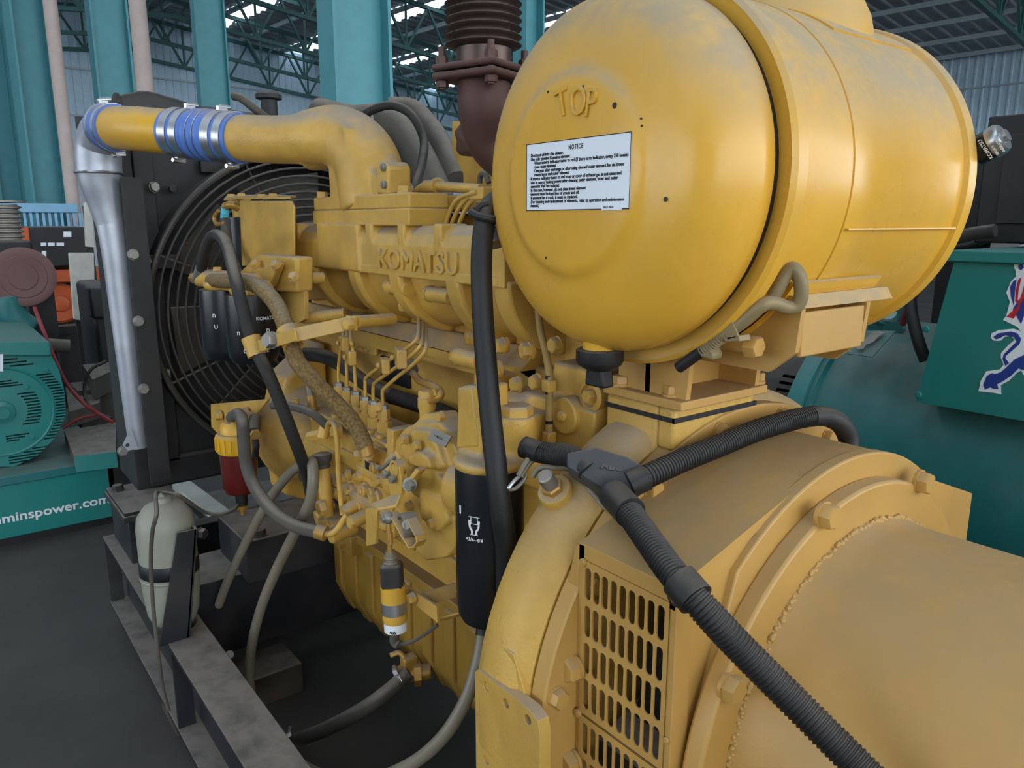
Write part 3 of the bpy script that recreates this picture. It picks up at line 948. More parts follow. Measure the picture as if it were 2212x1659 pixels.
# angled shoulder plates from the drum down to the grille
a = R(106.7)
px_, pz_ = XC + DR * math.cos(a), ZC + DR * math.sin(a)
part(G().prism([(px_ + .01, pz_ + .004), (GX, GZ1), (GX, GZ1 - .012), (px_ + .015, pz_ - .012)], 'y', GY0, GY1 + .0005), 'shoulder_plate', AD, ad)
part(G().box(GX, .85, GY0, GY1, .39, .402), 'shoulder_plate', AD, ad)
for y in (GY0 + .0015, GY1 - .0095):
    part(G().prism([(GX, .40), (GX, GZ1 - .002), (px_, pz_ - .002), (px_ + .05, pz_ - .002), (px_ + .05, .40)], 'y', y, y + .008), 'side_wall', AD, ad)
# frame round the grille
g = G().box(GX - .002, GX + .02, GY0, GY1, GZ1 - .032, GZ1).box(GX - .002, GX + .03, GY0 - .002, GY0 + .012, .40, GZ1 - .002).box(GX - .002, GX + .03, GY1 - .012, GY1, .40, GZ1 - .002)
part(g, 'grille_frame', AD, ad, bevel=.001)
# the slotted plate itself: five rows of nine oblong slots
def slotplate(y0, y1, z0, z1, nc, nr, m=.005, gap=.0044, vgap=.009):
    g = G()
    cw = (y1 - y0 - 2 * m) / nc; rh = (z1 - z0 - 2 * m) / nr
    xa, xb = GX - .004, GX - .0015
    n = 6
    for i in range(nc):
        for j in range(nr):
            cy0 = y0 + m + i * cw; cy1 = cy0 + cw; cz0 = z0 + m + j * rh; cz1 = cz0 + rh
            if i == 0: cy0 = y0
            if i == nc - 1: cy1 = y1
            if j == 0: cz0 = z0
            if j == nr - 1: cz1 = z1
            yc = y0 + m + (i + .5) * cw; w = (cw - gap) / 2
            zb = z0 + m + j * rh + vgap / 2 + w; zt = z0 + m + (j + 1) * rh - vgap / 2 - w
            inn = [(yc + w * math.cos(math.pi * k / n), zt + w * math.sin(math.pi * k / n)) for k in range(n + 1)]
            inn += [(yc + w * math.cos(math.pi + math.pi * k / n), zb + w * math.sin(math.pi + math.pi * k / n)) for k in range(n + 1)]
            out = []
            for k in range(n + 1):
                t = k / n
                out.append((cy1 + (cy0 - cy1) * t, cz1))
            for k in range(n + 1):
                t = k / n
                out.append((cy0 + (cy1 - cy0) * t, cz0))
            m_ = len(inn)
            for x in (xa, xb):
                pass
            b = len(g.v)
            g.v += [V((xa, p[0], p[1])) for p in out] + [V((xa, p[0], p[1])) for p in inn] + [V((xb, p[0], p[1])) for p in inn] + [V((xb, p[0], p[1])) for p in out]
            for k in range(m_):
                q = (k + 1) % m_
                g.f += [(b + k, b + q, b + m_ + q, b + m_ + k), (b + m_ + k, b + m_ + q, b + 2 * m_ + q, b + 2 * m_ + k), (b + 2 * m_ + k, b + 2 * m_ + q, b + 3 * m_ + q, b + 3 * m_ + k)]
    return g
part(slotplate(GY0 + .008, GY1 - .008, .752, GZ1 - .022, 9, 4), 'slotted_plate', AD, ad)
part(slotplate(GY0 + .008, GY1 - .008, .44, .748, 9, 5), 'slotted_plate', AD, ad)
plug(ad, (GX - .004, GY1 - .012, GZ1 - .026), (-1, 0, 0), .012, AD, 'screw'); plug(ad, (GX - .004, GY1 - .007, .748), (-1, 0, 0), .013, AD, 'screw'); plug(ad, (GX - .003, GY0 + .004, .80), (-1, 0, 0), .009, AD, 'screw')
# inside: coupling disc and ledge seen through the slots
part(G().lathe((XC, .60, ZC), (0, 1, 0), [(.22, 0), (.30, .02), (.30, .1), (.2, .13)], 40), 'coupling_disc', 'inner_dark', ad)
part(G().prism([(.715, .70), (.95, .80), (.95, .45), (.715, .45)], 'y', .60, .72), 'inner_ledge', 'black_steel', ad)
# bolts at the foot of the bell beside the grille
part(G().prism([(.742, .30), (.77, .30), (.77, .93), (.752, 1.0), (.7425, 1.0105)], 'x', GX - .0012, GX + .10), 'joint_plate', AD, ad, bevel=.003)
for p in [(0.682, 0.7414, 0.8193), (0.682, 0.7417, 0.6657)]:
    bolt(ad, p, (-1, 0, 0), .032, AD)
# end plate with squared shoulder
def disc(r, n=90): return [(XC + r * math.cos(2 * math.pi * k / n), ZC + r * math.sin(2 * math.pi * k / n)) for k in range(n)]
end = [(XC + .41 * math.cos(R(a)), ZC + .41 * math.sin(R(a))) for a in range(28, 135, 4)]
end = [(XC + .44, .70), (XC + .44, .955)] + [p for p in end if p[0] < XC + .26] + [(XC - .37, .70), (XC - .36, .40), (XC + .40, .35)]
part(G().prism(end, 'y', .556, .578), 'end_plate', AD, ad, bevel=.003)

# ================================================================ alternator
al = thing('alternator', 'smooth ochre yellow alternator drum with bolted ring flange', 'alternator', (XC, -.1, .2))
part(G().tubewall((XC, .528, ZC), (0, 1, 0), .372, .28, .030, 90), 'ring_flange', AD, al, bevel=.005)
g = G().lathe((XC, .53, ZC), (0, -1, 0), [(.318, 0), (.312, .012), (.310, .05), (.310, 1.1), (.30, 1.14), (.1, 1.16)], 90)
part(g, 'casing', AD, al)
g = G()
nw = 420
for k in range(nw):
    a0 = R(360 * k / nw)
    rr = .3135 + random.uniform(-.0025, .0025)
    c = V((XC + rr * math.cos(a0), .526 + random.uniform(-.002, .002), ZC + rr * math.sin(a0)))
    g.sphere(c, .0042 + random.uniform(-.001, .0016), 7, 5)
part(g, 'weld_bead', AD, al)
for p in [(1.2233, 0.53, 1.0459), (0.9454, 0.53, 1.0565), (0.7533, 0.53, 0.8713)]:
    bolt(al, p, (0, -1, 0), .032, AD)
for a in (20, -20, -55, 215, 250, 290):
    bolt(al, (XC + .346 * math.cos(R(a)), .528, ZC + .346 * math.sin(R(a))), (0, -1, 0), .032, AD)
part(G().tube([(XC + .40 * math.cos(R(a)), .566, ZC + .40 * math.sin(R(a))) for a in range(60, 128, 6)], .006, 7), 'sealant_bead', 'dusty_rubber', al)

# ================================================================ air cleaner stand
CY = 'cleaner_yellow'
bk = thing('air_cleaner_bracket', 'yellow steel stand holding the air cleaner above the flywheel housing', 'bracket', (.98, .81, 1.176))
PT = 1.190
part(G().box(TX0 - .008, 1.08, .72, .885, 1.176, PT), 'base_plate', AD, bk, bevel=.002)
for p in [(0.8839, 0.8626, 1.192), (0.8932, 0.7604, 1.192), (1.0773, 0.7423, 1.192)]:
    bolt(bk, p, (0, 0, 1), .026, AD)
for ux in (.885, 1.055):
    top_ = [(.722 + (.868 - .722) * k / 6, 1.512 - math.sqrt(.272 ** 2 - (.722 + (.868 - .722) * k / 6 - .82) ** 2)) for k in range(7)]
    part(G().prism([(.868, PT - .002), (.728, PT - .002)] + top_, 'x', ux, ux + .010), 'upright', AD, bk)
part(G().box(.885, 1.06, .80, .81, PT - .002, 1.240), 'gusset', AD, bk)
# saddle wrapped under the drum
CYc, CZc, CR = .82, 1.512, .264
def sadd(x0, x1, a0, a1, r0, r1, n=24):
    o = [(CYc + r1 * math.cos(R(a0 + (a1 - a0) * k / n)), CZc + r1 * math.sin(R(a0 + (a1 - a0) * k / n))) for k in range(n + 1)]
    i = [(CYc + r0 * math.cos(R(a0 + (a1 - a0) * k / n)), CZc + r0 * math.sin(R(a0 + (a1 - a0) * k / n))) for k in range(n + 1)]
    return G().prism(o + i[::-1], 'x', x0, x1)
part(sadd(.93, 1.16, 212, 324, CR + .001, CR + .007), 'saddle', CY, bk)
def web(x0, x1):
    o = [(CYc + (CR + .005) * math.cos(R(a)), CZc + (CR + .005) * math.sin(R(a))) for a in range(212, 324, 4)]
    lo = [(CYc + .22, 1.30), (CYc + .20, 1.262), (CYc + .17, 1.243), (CYc - .195, 1.243), (CYc - .235, 1.275), (CYc - .24, 1.335)]
    return G().prism(o + lo[::-1], 'x', x0, x1)
part(web(.935, .945), 'saddle_web', AD, bk)
part(web(1.105, 1.115), 'saddle_web', AD, bk)
part(G().box(.945, 1.105, .583, .591, 1.268, 1.33), 'front_plate', AD, bk, bevel=.002)
part(G().prism3([(.935, .585, 1.335), (1.19, .585, 1.335), (1.19, .60, 1.335), (.935, .60, 1.335)], (0, .35, .6), .02), 'lip', CY, bk)

# ================================================================ air cleaner
ac = thing('air_cleaner', 'large yellow drum air cleaner with a white notice label on its domed cover', 'air cleaner', (1.05, CYc, 1.245))
ctr = lambda x: V((x, CYc, CZc))
g = G().lathe(ctr(0), (1, 0, 0), [(.0005, .724), (.122, .724), (.131, .7255), (.137, .7295), (.143, .7325), (.155, .7345), (.178, .7385), (.200, .7455), (.220, .757), (.236, .773), (.246, .792), (.2505, .812), (.251, .836), (.245, .840)], 96)
cov = part(g, 'cover', CY, ac, angle=60)
part(G().lathe(ctr(0), (1, 0, 0), [(.240, .83), (.2475, .838), (.2475, .852), (.266, .853), (.266, .862), (.24, .864)], 72), 'gasket', 'ink_black', ac)
g = G().lathe(ctr(0), (1, 0, 0), [(.260, .849), (.267, .846), (.273, .852), (.273, .872), (.268, .878), (.256, .880)], 96)
part(g, 'clamp_band', CY, ac)
xs1, xs2 = .995, 1.075
g = G().lathe(ctr(0), (1, 0, 0), [(.20, .858), (.258, .858), (.262, .866), (.262, xs1 - .001), (.2605, xs1), (.2635, xs1 + .001), (.2635, xs2), (.2628, xs2 + .001), (.2628, 1.318), (.27, 1.322), (.2715, 1.33), (.2715, 1.345), (.262, 1.352), (.1, 1.36)], 120)
bd = part(g, 'body', CY, ac, angle=50)
part(sadd(1.085, 1.328, 42, 128, .262, .2655, 30), 'saddle_patch', CY, ac)
part(G().box(1.0, 1.32, CYc - .26, CYc - .2565, 1.4395, 1.4415), 'seam_strip', CY, ac)
# outlet on top
q = V((1.195, CYc, 1.75))
g = G().lathe(q, (0, 0, 1), [(.150, -.03), (.138, .02), (.118, .06), (.108, .10), (.107, .125), (.113, .128), (.113, .16), (.11, .18)], 48)
part(g, 'outlet_neck', CY, ac, angle=60)
part(G().torus(q + V((0, 0, .127)), (0, 0, 1), .1075, .0035, 48, 8), 'neck_seam', CY, ac)
# dust ejector valve
q = V((0.8, 0.8254, 1.2673))
part(G().lathe((q.x, q.y, 1.253), (0, 0, 1), [(.026, 0), (.026, .03), (.032, .05)], 28), 'drain_neck', CY, ac)
dvv = part(G().lathe((q.x, q.y, 1.240), (0, 0, 1), [(.020, -.008), (.033, 0), (.036, .006), (.036, .022), (.032, .024)], 32), 'dust_valve', 'black_rubber', ac)
g = G().prism([(q.y + .017, 1.236), (q.y - .017, 1.236), (q.y - .021, 1.206), (q.y + .021, 1.206)], 'x', q.x - .012, q.x + .012)
part(g, 'valve_lips', 'black_rubber', dvv, bevel=.004)
# paint chips on the cover
for k, p in enumerate([(0.7245, 0.8721, 1.6292), (0.7245, 0.862, 1.6261), (0.7245, 0.7904, 1.6241), (0.7245, 0.7312, 1.5938), (0.7245, 0.6511, 1.4773), (0.7245, 0.8628, 1.3993), (0.7245, 0.6922, 1.5749), (0.7245, 0.6902, 1.5661), (0.7245, 0.7955, 1.2969), (0.7245, 0.6021, 1.3267)]):
    r_ = (.0038, .002, .0022, .0042, .003, .0022, .0015, .0015, .002, .003)[k]
    p = V(p)
    if k >= 8: continue
    rr = math.hypot(p.y - CYc, p.z - CZc)
    xx = .7238 if rr < .125 else .7238 + max(0, min(1, (rr - .12) / .035)) * .0115
    part(G().lathe((xx, p.y, p.z), (1, 0, 0), [(r_, 0), (r_, .0012)], 7), 'paint_chip', 'ink_black', ac)
# notice label
LX = .7232
ly0, ly1, lz0, lz1 = .9080, .6995, 1.4660, 1.5600
lb = part(G().box(LX, LX + .001, ly1, ly0, lz0, lz1), 'notice_label', 'label_white', ac, label='white notice label with black print')
bw = .0012
g = G().box(LX - .0003, LX + .0003, ly1, ly0, lz1 - bw, lz1).box(LX - .0003, LX + .0003, ly1, ly0, lz0, lz0 + bw).box(LX - .0003, LX + .0003, ly1, ly1 + bw * .6, lz0, lz1).box(LX - .0003, LX + .0003, ly0 - bw, ly0, lz0, lz1)
part(g, 'label_border', 'ink_black', lb)
part(G().box(LX - .0006, LX, ly1 + .013, ly1 + .05, lz0 - .001, lz0 + .008), 'number_patch', 'label_white', lb)
RT, UP = (0, -1, 0), (0, 0, 1)
tk = dict(extrude=.00015)
text('NOTICE', .0088, 'ink_black', lb, (LX - .0003, ly0 - .092, lz1 - .0135), RT, UP, sx=.72, bold=.00022, space=1.35, **tk)
text('09637-30163', .0042, 'ink_black', lb, (LX - .0008, ly1 + .046, lz0 + .0015), RT, UP, sx=.85, **tk)
LINES = [('\u2022', "Don't put oil into this cleaner.", 0), ('\u2022', 'Use only genuine Komatsu element.', 0), ('', 'When service indicator turns to red (if there is no indicator, every 250 hours)', 1), ('', 'clean outer element.', 1),
         ('', 'One year after exchange or after using cleaned outer element for six times,', 1), ('', 'renew inner and outer element.', 1),
         ('\u2022', 'If service indicator turns to red soon or color of exhaust gas is not clean and', 0), ('', 'also in case of lacking power after cleaning outer element, inner and outer', 0), ('', 'elements shall be replaced.', 0),
         ('', 'In this case, however, do not clean inner element.', 0), ('\u2022', 'Element must be kept free of cracks and oil.', 0), ('', 'If element has a crack, it must be replaced.', 0),
         ('', '(For cleaning and replacement of elements, refer to operation and maintenance', 0), ('', 'manual.)', 0)]
_m = text_mesh(LINES[2][1], .0062, 'ink_black')
sxl = .186 / max(v_.co.x for v_ in _m.vertices)
for i, (bul, ln, ind) in enumerate(LINES):
    zz = lz1 - .0185 - i * .0054
    if bul: text('.', .009, 'ink_black', lb, (LX - .0003, ly0 - .0075, zz + .0012), RT, UP, bold=.0002, **tk)
    text(ln, .0062, 'ink_black', lb, (LX - .0003, ly0 - .0105 - ind * .008, zz), RT, UP, sx=sxl, bold=.00018, **tk)
# pressed word
for ch, pp, rot in (('T', (0.724, 0.8383, 1.5889), 14), ('O', (0.724, 0.8145, 1.5889), 2), ('P', (0.724, 0.7861, 1.5866), -8)):
    a = R(rot)
    text(ch, .052, CY, cov, V(pp) + V((-.0005, 0, 0)), (0, -math.cos(a), math.sin(a)), (0, math.sin(a), math.cos(a)), 'pressed_letter', extrude=.0018, bev=.0010, bold=-.0004, sx=.80)
# clamp ring T bolt
tb = thing('clamp_bolt', 'bent steel handle bolt closing the air cleaner clamp band', 'bolt', (0.85, 0.7111, 1.2421))
g = G().cyl((0.852, 0.7164, 1.2451), (0.856, 0.6767, 1.2762), .0085)
part(g, 'thread_end', 'black_rubber', tb)
g = G().corr([(0.856, 0.6798, 1.2738), (0.857, 0.6623, 1.2863), (0.858, 0.644, 1.3012)], .0095, .0015, .0042)
part(g, 'thread', 'handle_grime', tb)
g = G().prism3([(0.85, 0.6917, 1.2945), (0.85, 0.6731, 1.2947), (0.85, 0.6552, 1.2732), (0.85, 0.6569, 1.2639), (0.85, 0.6777, 1.2656), (0.85, 0.6882, 1.2786)], (1, 0, 0), .022)
part(g, 'trunnion', 'handle_grime', tb, bevel=.003)
g = G().tube([(0.858, 0.6468, 1.2983), (0.862, 0.6228, 1.3188), (0.87, 0.598, 1.3432), (0.885, 0.5897, 1.346), (0.905, 0.5831, 1.3398), (0.915, 0.5747, 1.3423), (0.915, 0.57, 1.3579), (0.91, 0.5713, 1.3791), (0.905, 0.5778, 1.3903), (0.9, 0.5843, 1.3848), (0.895, 0.5905, 1.3678), (0.893, 0.5971, 1.3541)], .0095, 14)
part(g, 'handle', 'handle_grime', tb)
g = G().prism3([(0.85, 0.6458, 1.328), (0.85, 0.6327, 1.3342), (0.85, 0.629, 1.3235), (0.85, 0.6156, 1.3014), (0.85, 0.6329, 1.295), (0.85, 0.6428, 1.3064)], (1, 0, 0), .003)
g.prism3([(0.85, 0.6422, 1.2983), (0.85, 0.6158, 1.3033), (0.85, 0.6137, 1.2955), (0.85, 0.6373, 1.2926)], (1, 0, 0), .024)
part(g, 'band_hook', 'handle_grime', tb, bevel=.001)
p = V((0.9, 0.6313, 1.2822))
part(G().cyl(p + V((0, .06, .0)), p + V((0, .0, 0)), .011).hexa(p + V((0, .004, 0)), (0, -1, 0), .028, .018), 'long_bolt', AD, bk)
# service indicator on the far side
si = thing('service_indicator', 'small black cylinder service indicator with a clear cap beyond the air cleaner', 'indicator', (1.37, 0.5628, 1.5586))
a_, b_ = V((1.37, 0.563, 1.56)), V((1.37, 0.5314, 1.5773))
part(G().cyl(a_, b_, .0235), 'body', 'black_gloss', si)
part(G().lathe(b_, b_ - a_, [(.0245, -.012), (.0245, .0), (.021, .006), (.010, .007), (.010, .012), (.003, .013)], 24), 'cap', 'steel', si)
dd = (b_ - a_).normalized()
nrm = (V((0, 0, 1.45)) - a_); nrm = V((-.7, -.35, -.2)); nrm = (nrm - dd * nrm.dot(dd)).normalized()
for k, (s_, sz) in enumerate((('KOMATSU', .0075), ('SERVICE', .0048), ('INDICATOR', .0048))):
    t = a_ + dd * (.022 + .009 * k) + nrm * .0242
    u_ = nrm.cross(dd)
    text(s_, sz, 'ink_white', si, t + u_ * -.016, u_, -dd, 'printed_text', extrude=.0002, bold=.0002)

# ================================================================ exhaust
ex = thing('exhaust_elbow', 'rusty brown cast exhaust elbow with square flange', 'exhaust', (1.02, 1.44, 1.5995))
ec = V((1.03, 1.4433, 1.7474))
g = G().tube([ec + V((0, 0, .0)), V((1.03, 1.4353, 1.692)), V((1.06, 1.4425, 1.6315)), V((1.1, 1.4097, 1.5917)), V((1.15, 1.3725, 1.5817))], lambda t: .058 + .012 * t, 28)
part(g, 'elbow', 'rust_brown', ex)
g = G().obox(ec + V((0, 0, .008)), (.165, .165, .016), (0, 0, 1), (1, .35, 0))
part(g, 'lower_flange', 'rust_brown', ex, bevel=.014, seg=3)
g = G().obox(ec + V((0, 0, .026)), (.165, .165, .014), (0, 0, 1), (1, .35, 0))
part(g, 'upper_flange', 'rust_brown', ex, bevel=.014, seg=3)
for i, j in ((-1, -1), (-1, 1), (1, -1), (1, 1)):
    u_ = V((1, .35, 0)).normalized(); w_ = V((-.35, 1, 0)).normalized()
    c = ec + (u_ * i + w_ * j) * .064
    part(G().cyl(c + V((0, 0, -.018)), c + V((0, 0, .068)), .0075, n=12).hexa(c + V((0, 0, .033)), (0, 0, 1), .024, .016).hexa(c + V((0, 0, -.014)), (0, 0, 1), .024, .014), 'stud', 'rust_brown', ex)
g = G().tube([V((1.08, 1.515, 1.6386)), V((1.08, 1.5717, 1.6411)), V((1.08, 1.6006, 1.6667))], .025, 14).tube([V((1.08, 1.4878, 1.6181)), V((1.08, 1.5818, 1.6249)), V((1.08, 1.6055, 1.6288))], .022, 14)
part(g, 'side_flange', 'rust_brown', ex, remesh=.006, its=3)
bl = thing('exhaust_bellows', 'ribbed brown steel exhaust bellows rising over the elbow', 'bellows', ec + V((0, 0, .035)))
part(G().lathe(ec, (0, 0, 1), [(.060, .033), (.060, .07), (.066, .072)], 40), 'collar', 'bellows_steel', bl)
prof = [(.058, .066)]
for k in range(26):
    z0 = .070 + k * .0165
    for t in range(8):
        prof.append((.0745 + .0085 * math.sin(2 * math.pi * t / 8), z0 + .0165 * t / 8))
part(G().lathe(ec, (0, 0, 1), prof, 48), 'corrugation', 'bellows_steel', bl)
hb = thing('turbo_heat_bracket', 'yellow flat bracket plate behind the brown exhaust elbow', 'bracket', (1.12, 1.622, 1.5396))
part(G().prism3([(1.12, 1.7096, 1.6993), (1.12, 1.5423, 1.6831), (1.12, 1.5439, 1.5152), (1.12, 1.6594, 1.5183), (1.12, 1.6624, 1.5693), (1.12, 1.7116, 1.6286)], (1, 0, 0), .012), 'plate', EY, hb, bevel=.002)

# ================================================================ rear gear housing behind the oil filter
rg = thing('timing_housing', 'yellow cast housing between the engine block and flywheel housing', 'housing', (1.0, 1.05, .7))
g = G()
g.box(.885, .968, .922, 1.16, .95, 1.135)
g.box(.905, 1.25, .922, 1.003, .50, 1.20)
g.box(.905, .968, .922, 1.06, .62, 1.20)
g.prism([(.93, .96), (1.15, .96), (1.15, .80), (1.10, .70), (.93, .66)], 'x', .90, .967)
g.cyl((.885, 1.18, 1.10), (.885, 1.10, 1.10), .026, n=18)
part(g, 'casting', EY, rg, remesh=.006, its=4)
part(G().box(.868, .93, 1.19, 1.26, 1.12, 1.155), 'ledge', EY, rg, bevel=.004)
p = V((0.878, 0.9931, 1.1138))
part(G().lathe(p + V((.03, 0, 0)), (-1, 0, 0), [(.034, 0), (.034, .03), (.031, .033), (.010, .034)], 32), 'cover_disc', EY, rg)
plug(rg, p + V((-.003, 0, 0)), (-1, 0, 0), .02, EY)
p = V((0.888, 0.9428, 1.1569))
part(G().lathe(p + V((.03, 0, 0)), (-1, 0, 0), [(.030, 0), (.028, .025), (.020, .028), (.018, .02)], 28), 'threaded_boss', EY, rg)
part(G().hexa(p + V((.01, 0, 0)), (-1, 0, 0), .022, .016), 'drain_plug', EY, rg)
for q in [(0.876, 1.0623, 1.1639), (0.876, 1.0585, 1.0567), (0.876, 1.0095, 1.239)]:
    bolt(rg, q, (-1, .1, 0), .026, EY)
p = V((0.86, 1.2683, 1.1797))
part(G().cyl(p + V((0, .03, 0)), p + V((0, -.045, 0)), .018), 'bolt_sleeve', EY, rg)
bolt(rg, p + V((0, .03, 0)), (0, 1, 0), .03, EY); bolt(rg, (0.872, 1.1777, 1.1711), (-1, .3, 0), .028, EY); bolt(rg, (0.88, 1.0948, 1.2175), (-1, .3, 0), .028, EY); bolt(rg, (0.9, 1.1999, 1.211), (-1, .3, 0), .028, EY)

# oil level pipe running down beside the air cleaner
dp = thing('dipstick_pipe', 'thin cracked tan pipe clipped down the side of the timing housing', 'pipe', (0.865, 1.0124, 1.0587))
pts = [(0.862, 1.0468, 1.2977), (0.862, 1.04, 1.2614), (0.862, 1.0241, 1.222), (0.862, 1.0146, 1.1777), (0.862, 1.0151, 1.1272), (0.862, 1.0143, 1.0761), (0.862, 1.0127, 1.0549)]
part(G().tube(pts, .0068, 12), 'pipe', 'tan_pipe', dp)
for q in [(0.862, 1.0157, 1.1667), (0.862, 1.0142, 1.0718)]:
    q = V(q); part(G().obox(q, (.02, .02, .022), (0, 0, 1), (1, 0, 0)), 'pipe_clip', EY, dp, bevel=.003)
for q in [(0.862, 1.0159, 1.1792), (0.862, 1.0155, 1.1516), (0.862, 1.0146, 1.0975)]:
    q = V(q); part(G().cyl(q, q + V((0, 0, .006)), .0073, n=12), 'pipe_ring', 'ink_black', dp)

# ================================================================ engine oil filter and its head
of_ = thing('oil_filter', 'tall black spin-on oil filter with white wrench symbol beside the bell', 'filter', (.72, 1.0, .775))
OX, OY = .722, 1.003
zt, zb = 1.052, .775
part(G().lathe((OX, OY, 0), (0, 0, 1), [(.040, zb + .004), (.050, zb), (.056, zb + .012), (.0585, zb + .03), (.0585, zt - .012), (.0575, zt), (.05, zt)], 56), 'can', 'black_gloss', of_)
fw = V((-.62, -.78, 0)).normalized()
fw = V((-OX, -OY, 0)).normalized(); fr = V((-fw.y, fw.x, 0)) * -1
fr = V((0, 0, 1)).cross(fw)
def onfilter(ang, z): 
    d = (fw * math.cos(ang) + fr * math.sin(ang))
    return V((OX, OY, 0)) + d * .0589 + V((0, 0, z)), V((0, 0, 1)).cross(d)
c, rr_ = onfilter(-.45, .945)
text('+3/4~4/4', .0085, 'ink_white', of_, onfilter(-.47, .936)[0], onfilter(-.47, .9)[1], UP, 'printed_text', extrude=.0003, bold=.0001, align='CENTER', bend=.0589)
g = G()
d0_ = V((0, 0, 1)).cross(rr_) * -1
nn = rr_.cross(V((0, 0, 1)))
def sym(pts, w):
    for a, b in zip(pts, pts[1:]):
        pa = c + rr_ * a[0] + V((0, 0, a[1])) + nn * .0003; pb = c + rr_ * b[0] + V((0, 0, b[1])) + nn * .0003
        g.bar(pa, pb, w, .0008, rr_)
sym([(-.010, .034), (.010, .034)], .0014); sym([(-.006, .034), (-.006, .022), (.006, .022), (.006, .034)], .0013)
sym([(-.009, .028), (-.008, .016), (-.004, .010), (-.004, .004)], .0034); sym([(.009, .028), (.008, .016), (.004, .010), (.004, .004)], .0034); sym([(-.007, .003), (.007, .003)], .0014)
part(g, 'printed_symbol', 'ink_white', of_)
part(G().obox(onfilter(-.98, .985)[0], (.004, .0006, .014), (0, 0, 1), onfilter(-.98, .985)[1]), 'printed_mark', 'ink_white', of_)
text('6', .009, 'ink_white', of_, onfilter(.25, .915)[0], onfilter(.25, .9)[1], UP, 'printed_text', extrude=.0003)
hd = thing('oil_filter_adapter', 'yellow cast mount above the black oil filter', 'filter mount', (.76, 1.02, 1.05))
g = G().lathe((OX, OY, 0), (0, 0, 1), [(.060, zt - .002), (.062, zt + .003), (.062, zt + .012), (.056, zt + .016)], 40)
g.prism3([(0.7, 1.0713, 1.0621), (0.7, 1.0683, 1.1748), (0.7, 1.0429, 1.1839), (0.7, 0.9986, 1.1898), (0.7, 0.995, 1.0765)], (1, 0, 0), .06)
g.cyl((.765, .985, zt), (.765, .985, 1.135), .034, n=24)
g.box(.72, .888, 1.036, 1.10, zt + .005, zt + .06)
part(g, 'casting', EY, hd, remesh=.005, its=3)
part(G().hexa((.765, .985, 1.13), (0, 0, 1), .05, .022), 'hex_cap', EY, hd)
part(G().prism3([(0.698, 1.0682, 1.0674), (0.698, 1.0582, 1.1736), (0.698, 1.0169, 1.1839), (0.698, 1.0012, 1.0873)], (1, 0, 0), .012), 'rib', EY, hd, bevel=.004)

# ================================================================ black vertical breather hose
hz = thing('breather_hose', 'thick black rubber hose hanging beside the air cleaner drum', 'hose', (0.7, 0.9196, 0.9077))
part(G().tube([(0.83, 1.1233, 1.4898), (0.78, 1.0794, 1.4742), (0.745, 1.0455, 1.4424), (0.725, 1.0258, 1.3913), (0.712, 1.0059, 1.319), (0.7, 0.98, 1.2336), (0.688, 0.9517, 1.1501), (0.678, 0.9239, 1.0754), (0.681, 0.9138, 1.0013), (0.691, 0.9175, 0.9508), (0.698, 0.9245, 0.8984), (0.7, 0.9273, 0.8394)], .0175, 20), 'hose', 'black_rubber', hz)
g = G().torus((0.752, 1.0499, 1.4609), (.05, -.3, 1), .024, .007, 28, 8)
g.tube([(0.74, 1.0541, 1.4512), (0.742, 1.062, 1.4632), (0.75, 1.0627, 1.4737), (0.762, 1.0597, 1.4767)], .008, 8)
part(g, 'rubber_strap', 'black_rubber', hz)
part(G().cyl((0.8, 1.0952, 1.4341), (0.8, 1.0832, 1.4123), .02), 'pipe_stub', 'dull_steel', hz)

# ================================================================ injection pump with governor
ip = thing('injection_pump', 'grimy yellow in-line fuel injection pump with governor housing', 'pump', (.80, 1.5, .72))
PX = .775
yA, yB = (0.775, 1.4441, 0.9741)[1], (0.775, 1.8844, 0.9096)[1]
pump = G()
ztp = .95
pump.box(PX, .90, yA - .02, yB, .77, ztp)
pump.box(PX + .01, .90, yA, yB, ztp - .02, ztp + .022)
pump.box(PX - .012, .90, yA - .02, yB - .03, .765, .82)
pump.prism([(PX - .02, .81), (PX + .05, .71), (.90, .70), (.90, .81)], 'y', yA, yB - .02)
pump.cyl((.84, yB + .05, .84), (.84, yB - .05, .84), .075, n=24)
part(pump, 'body', EY, ip, remesh=.005, its=3)
part(G().box(PX - .008, .87, yA + .01, yB - .01, ztp + .014, ztp + .024), 'cover_rail', EY, ip, bevel=.003)
# governor
gy0, gy1 = (0.75, 1.1485, 1.0118)[1], (0.765, 1.4432, 0.934)[1]
gv = G()
gv.prism3([(0.775, 1.4449, 0.9316), (0.775, 1.4267, 0.9886), (0.775, 1.3865, 1.0232), (0.775, 1.3318, 1.0478), (0.775, 1.2458, 1.0657), (0.775, 1.2062, 1.0528), (0.775, 1.1783, 1.0132), (0.775, 1.1802, 0.8137), (0.775, 1.2351, 0.783), (0.775, 1.3367, 0.7566), (0.775, 1.4214, 0.7767), (0.775, 1.4514, 0.8328)], (1, 0, 0), .13)
gv.prism3([(0.762, 1.3908, 0.9633), (0.762, 1.3763, 1.0074), (0.762, 1.3289, 1.0348), (0.762, 1.2652, 1.0467), (0.762, 1.2318, 1.0213), (0.762, 1.208, 0.985), (0.762, 1.2424, 0.9665), (0.762, 1.3049, 0.9598), (0.762, 1.352, 0.9577)], (1, 0, 0), .05)
gv.prism3([(0.758, 1.3611, 0.9461), (0.758, 1.2532, 0.9693), (0.758, 1.2026, 0.9591), (0.758, 1.1964, 0.8946), (0.758, 1.2567, 0.8856), (0.758, 1.3483, 0.8986)], (1, 0, 0), .05)
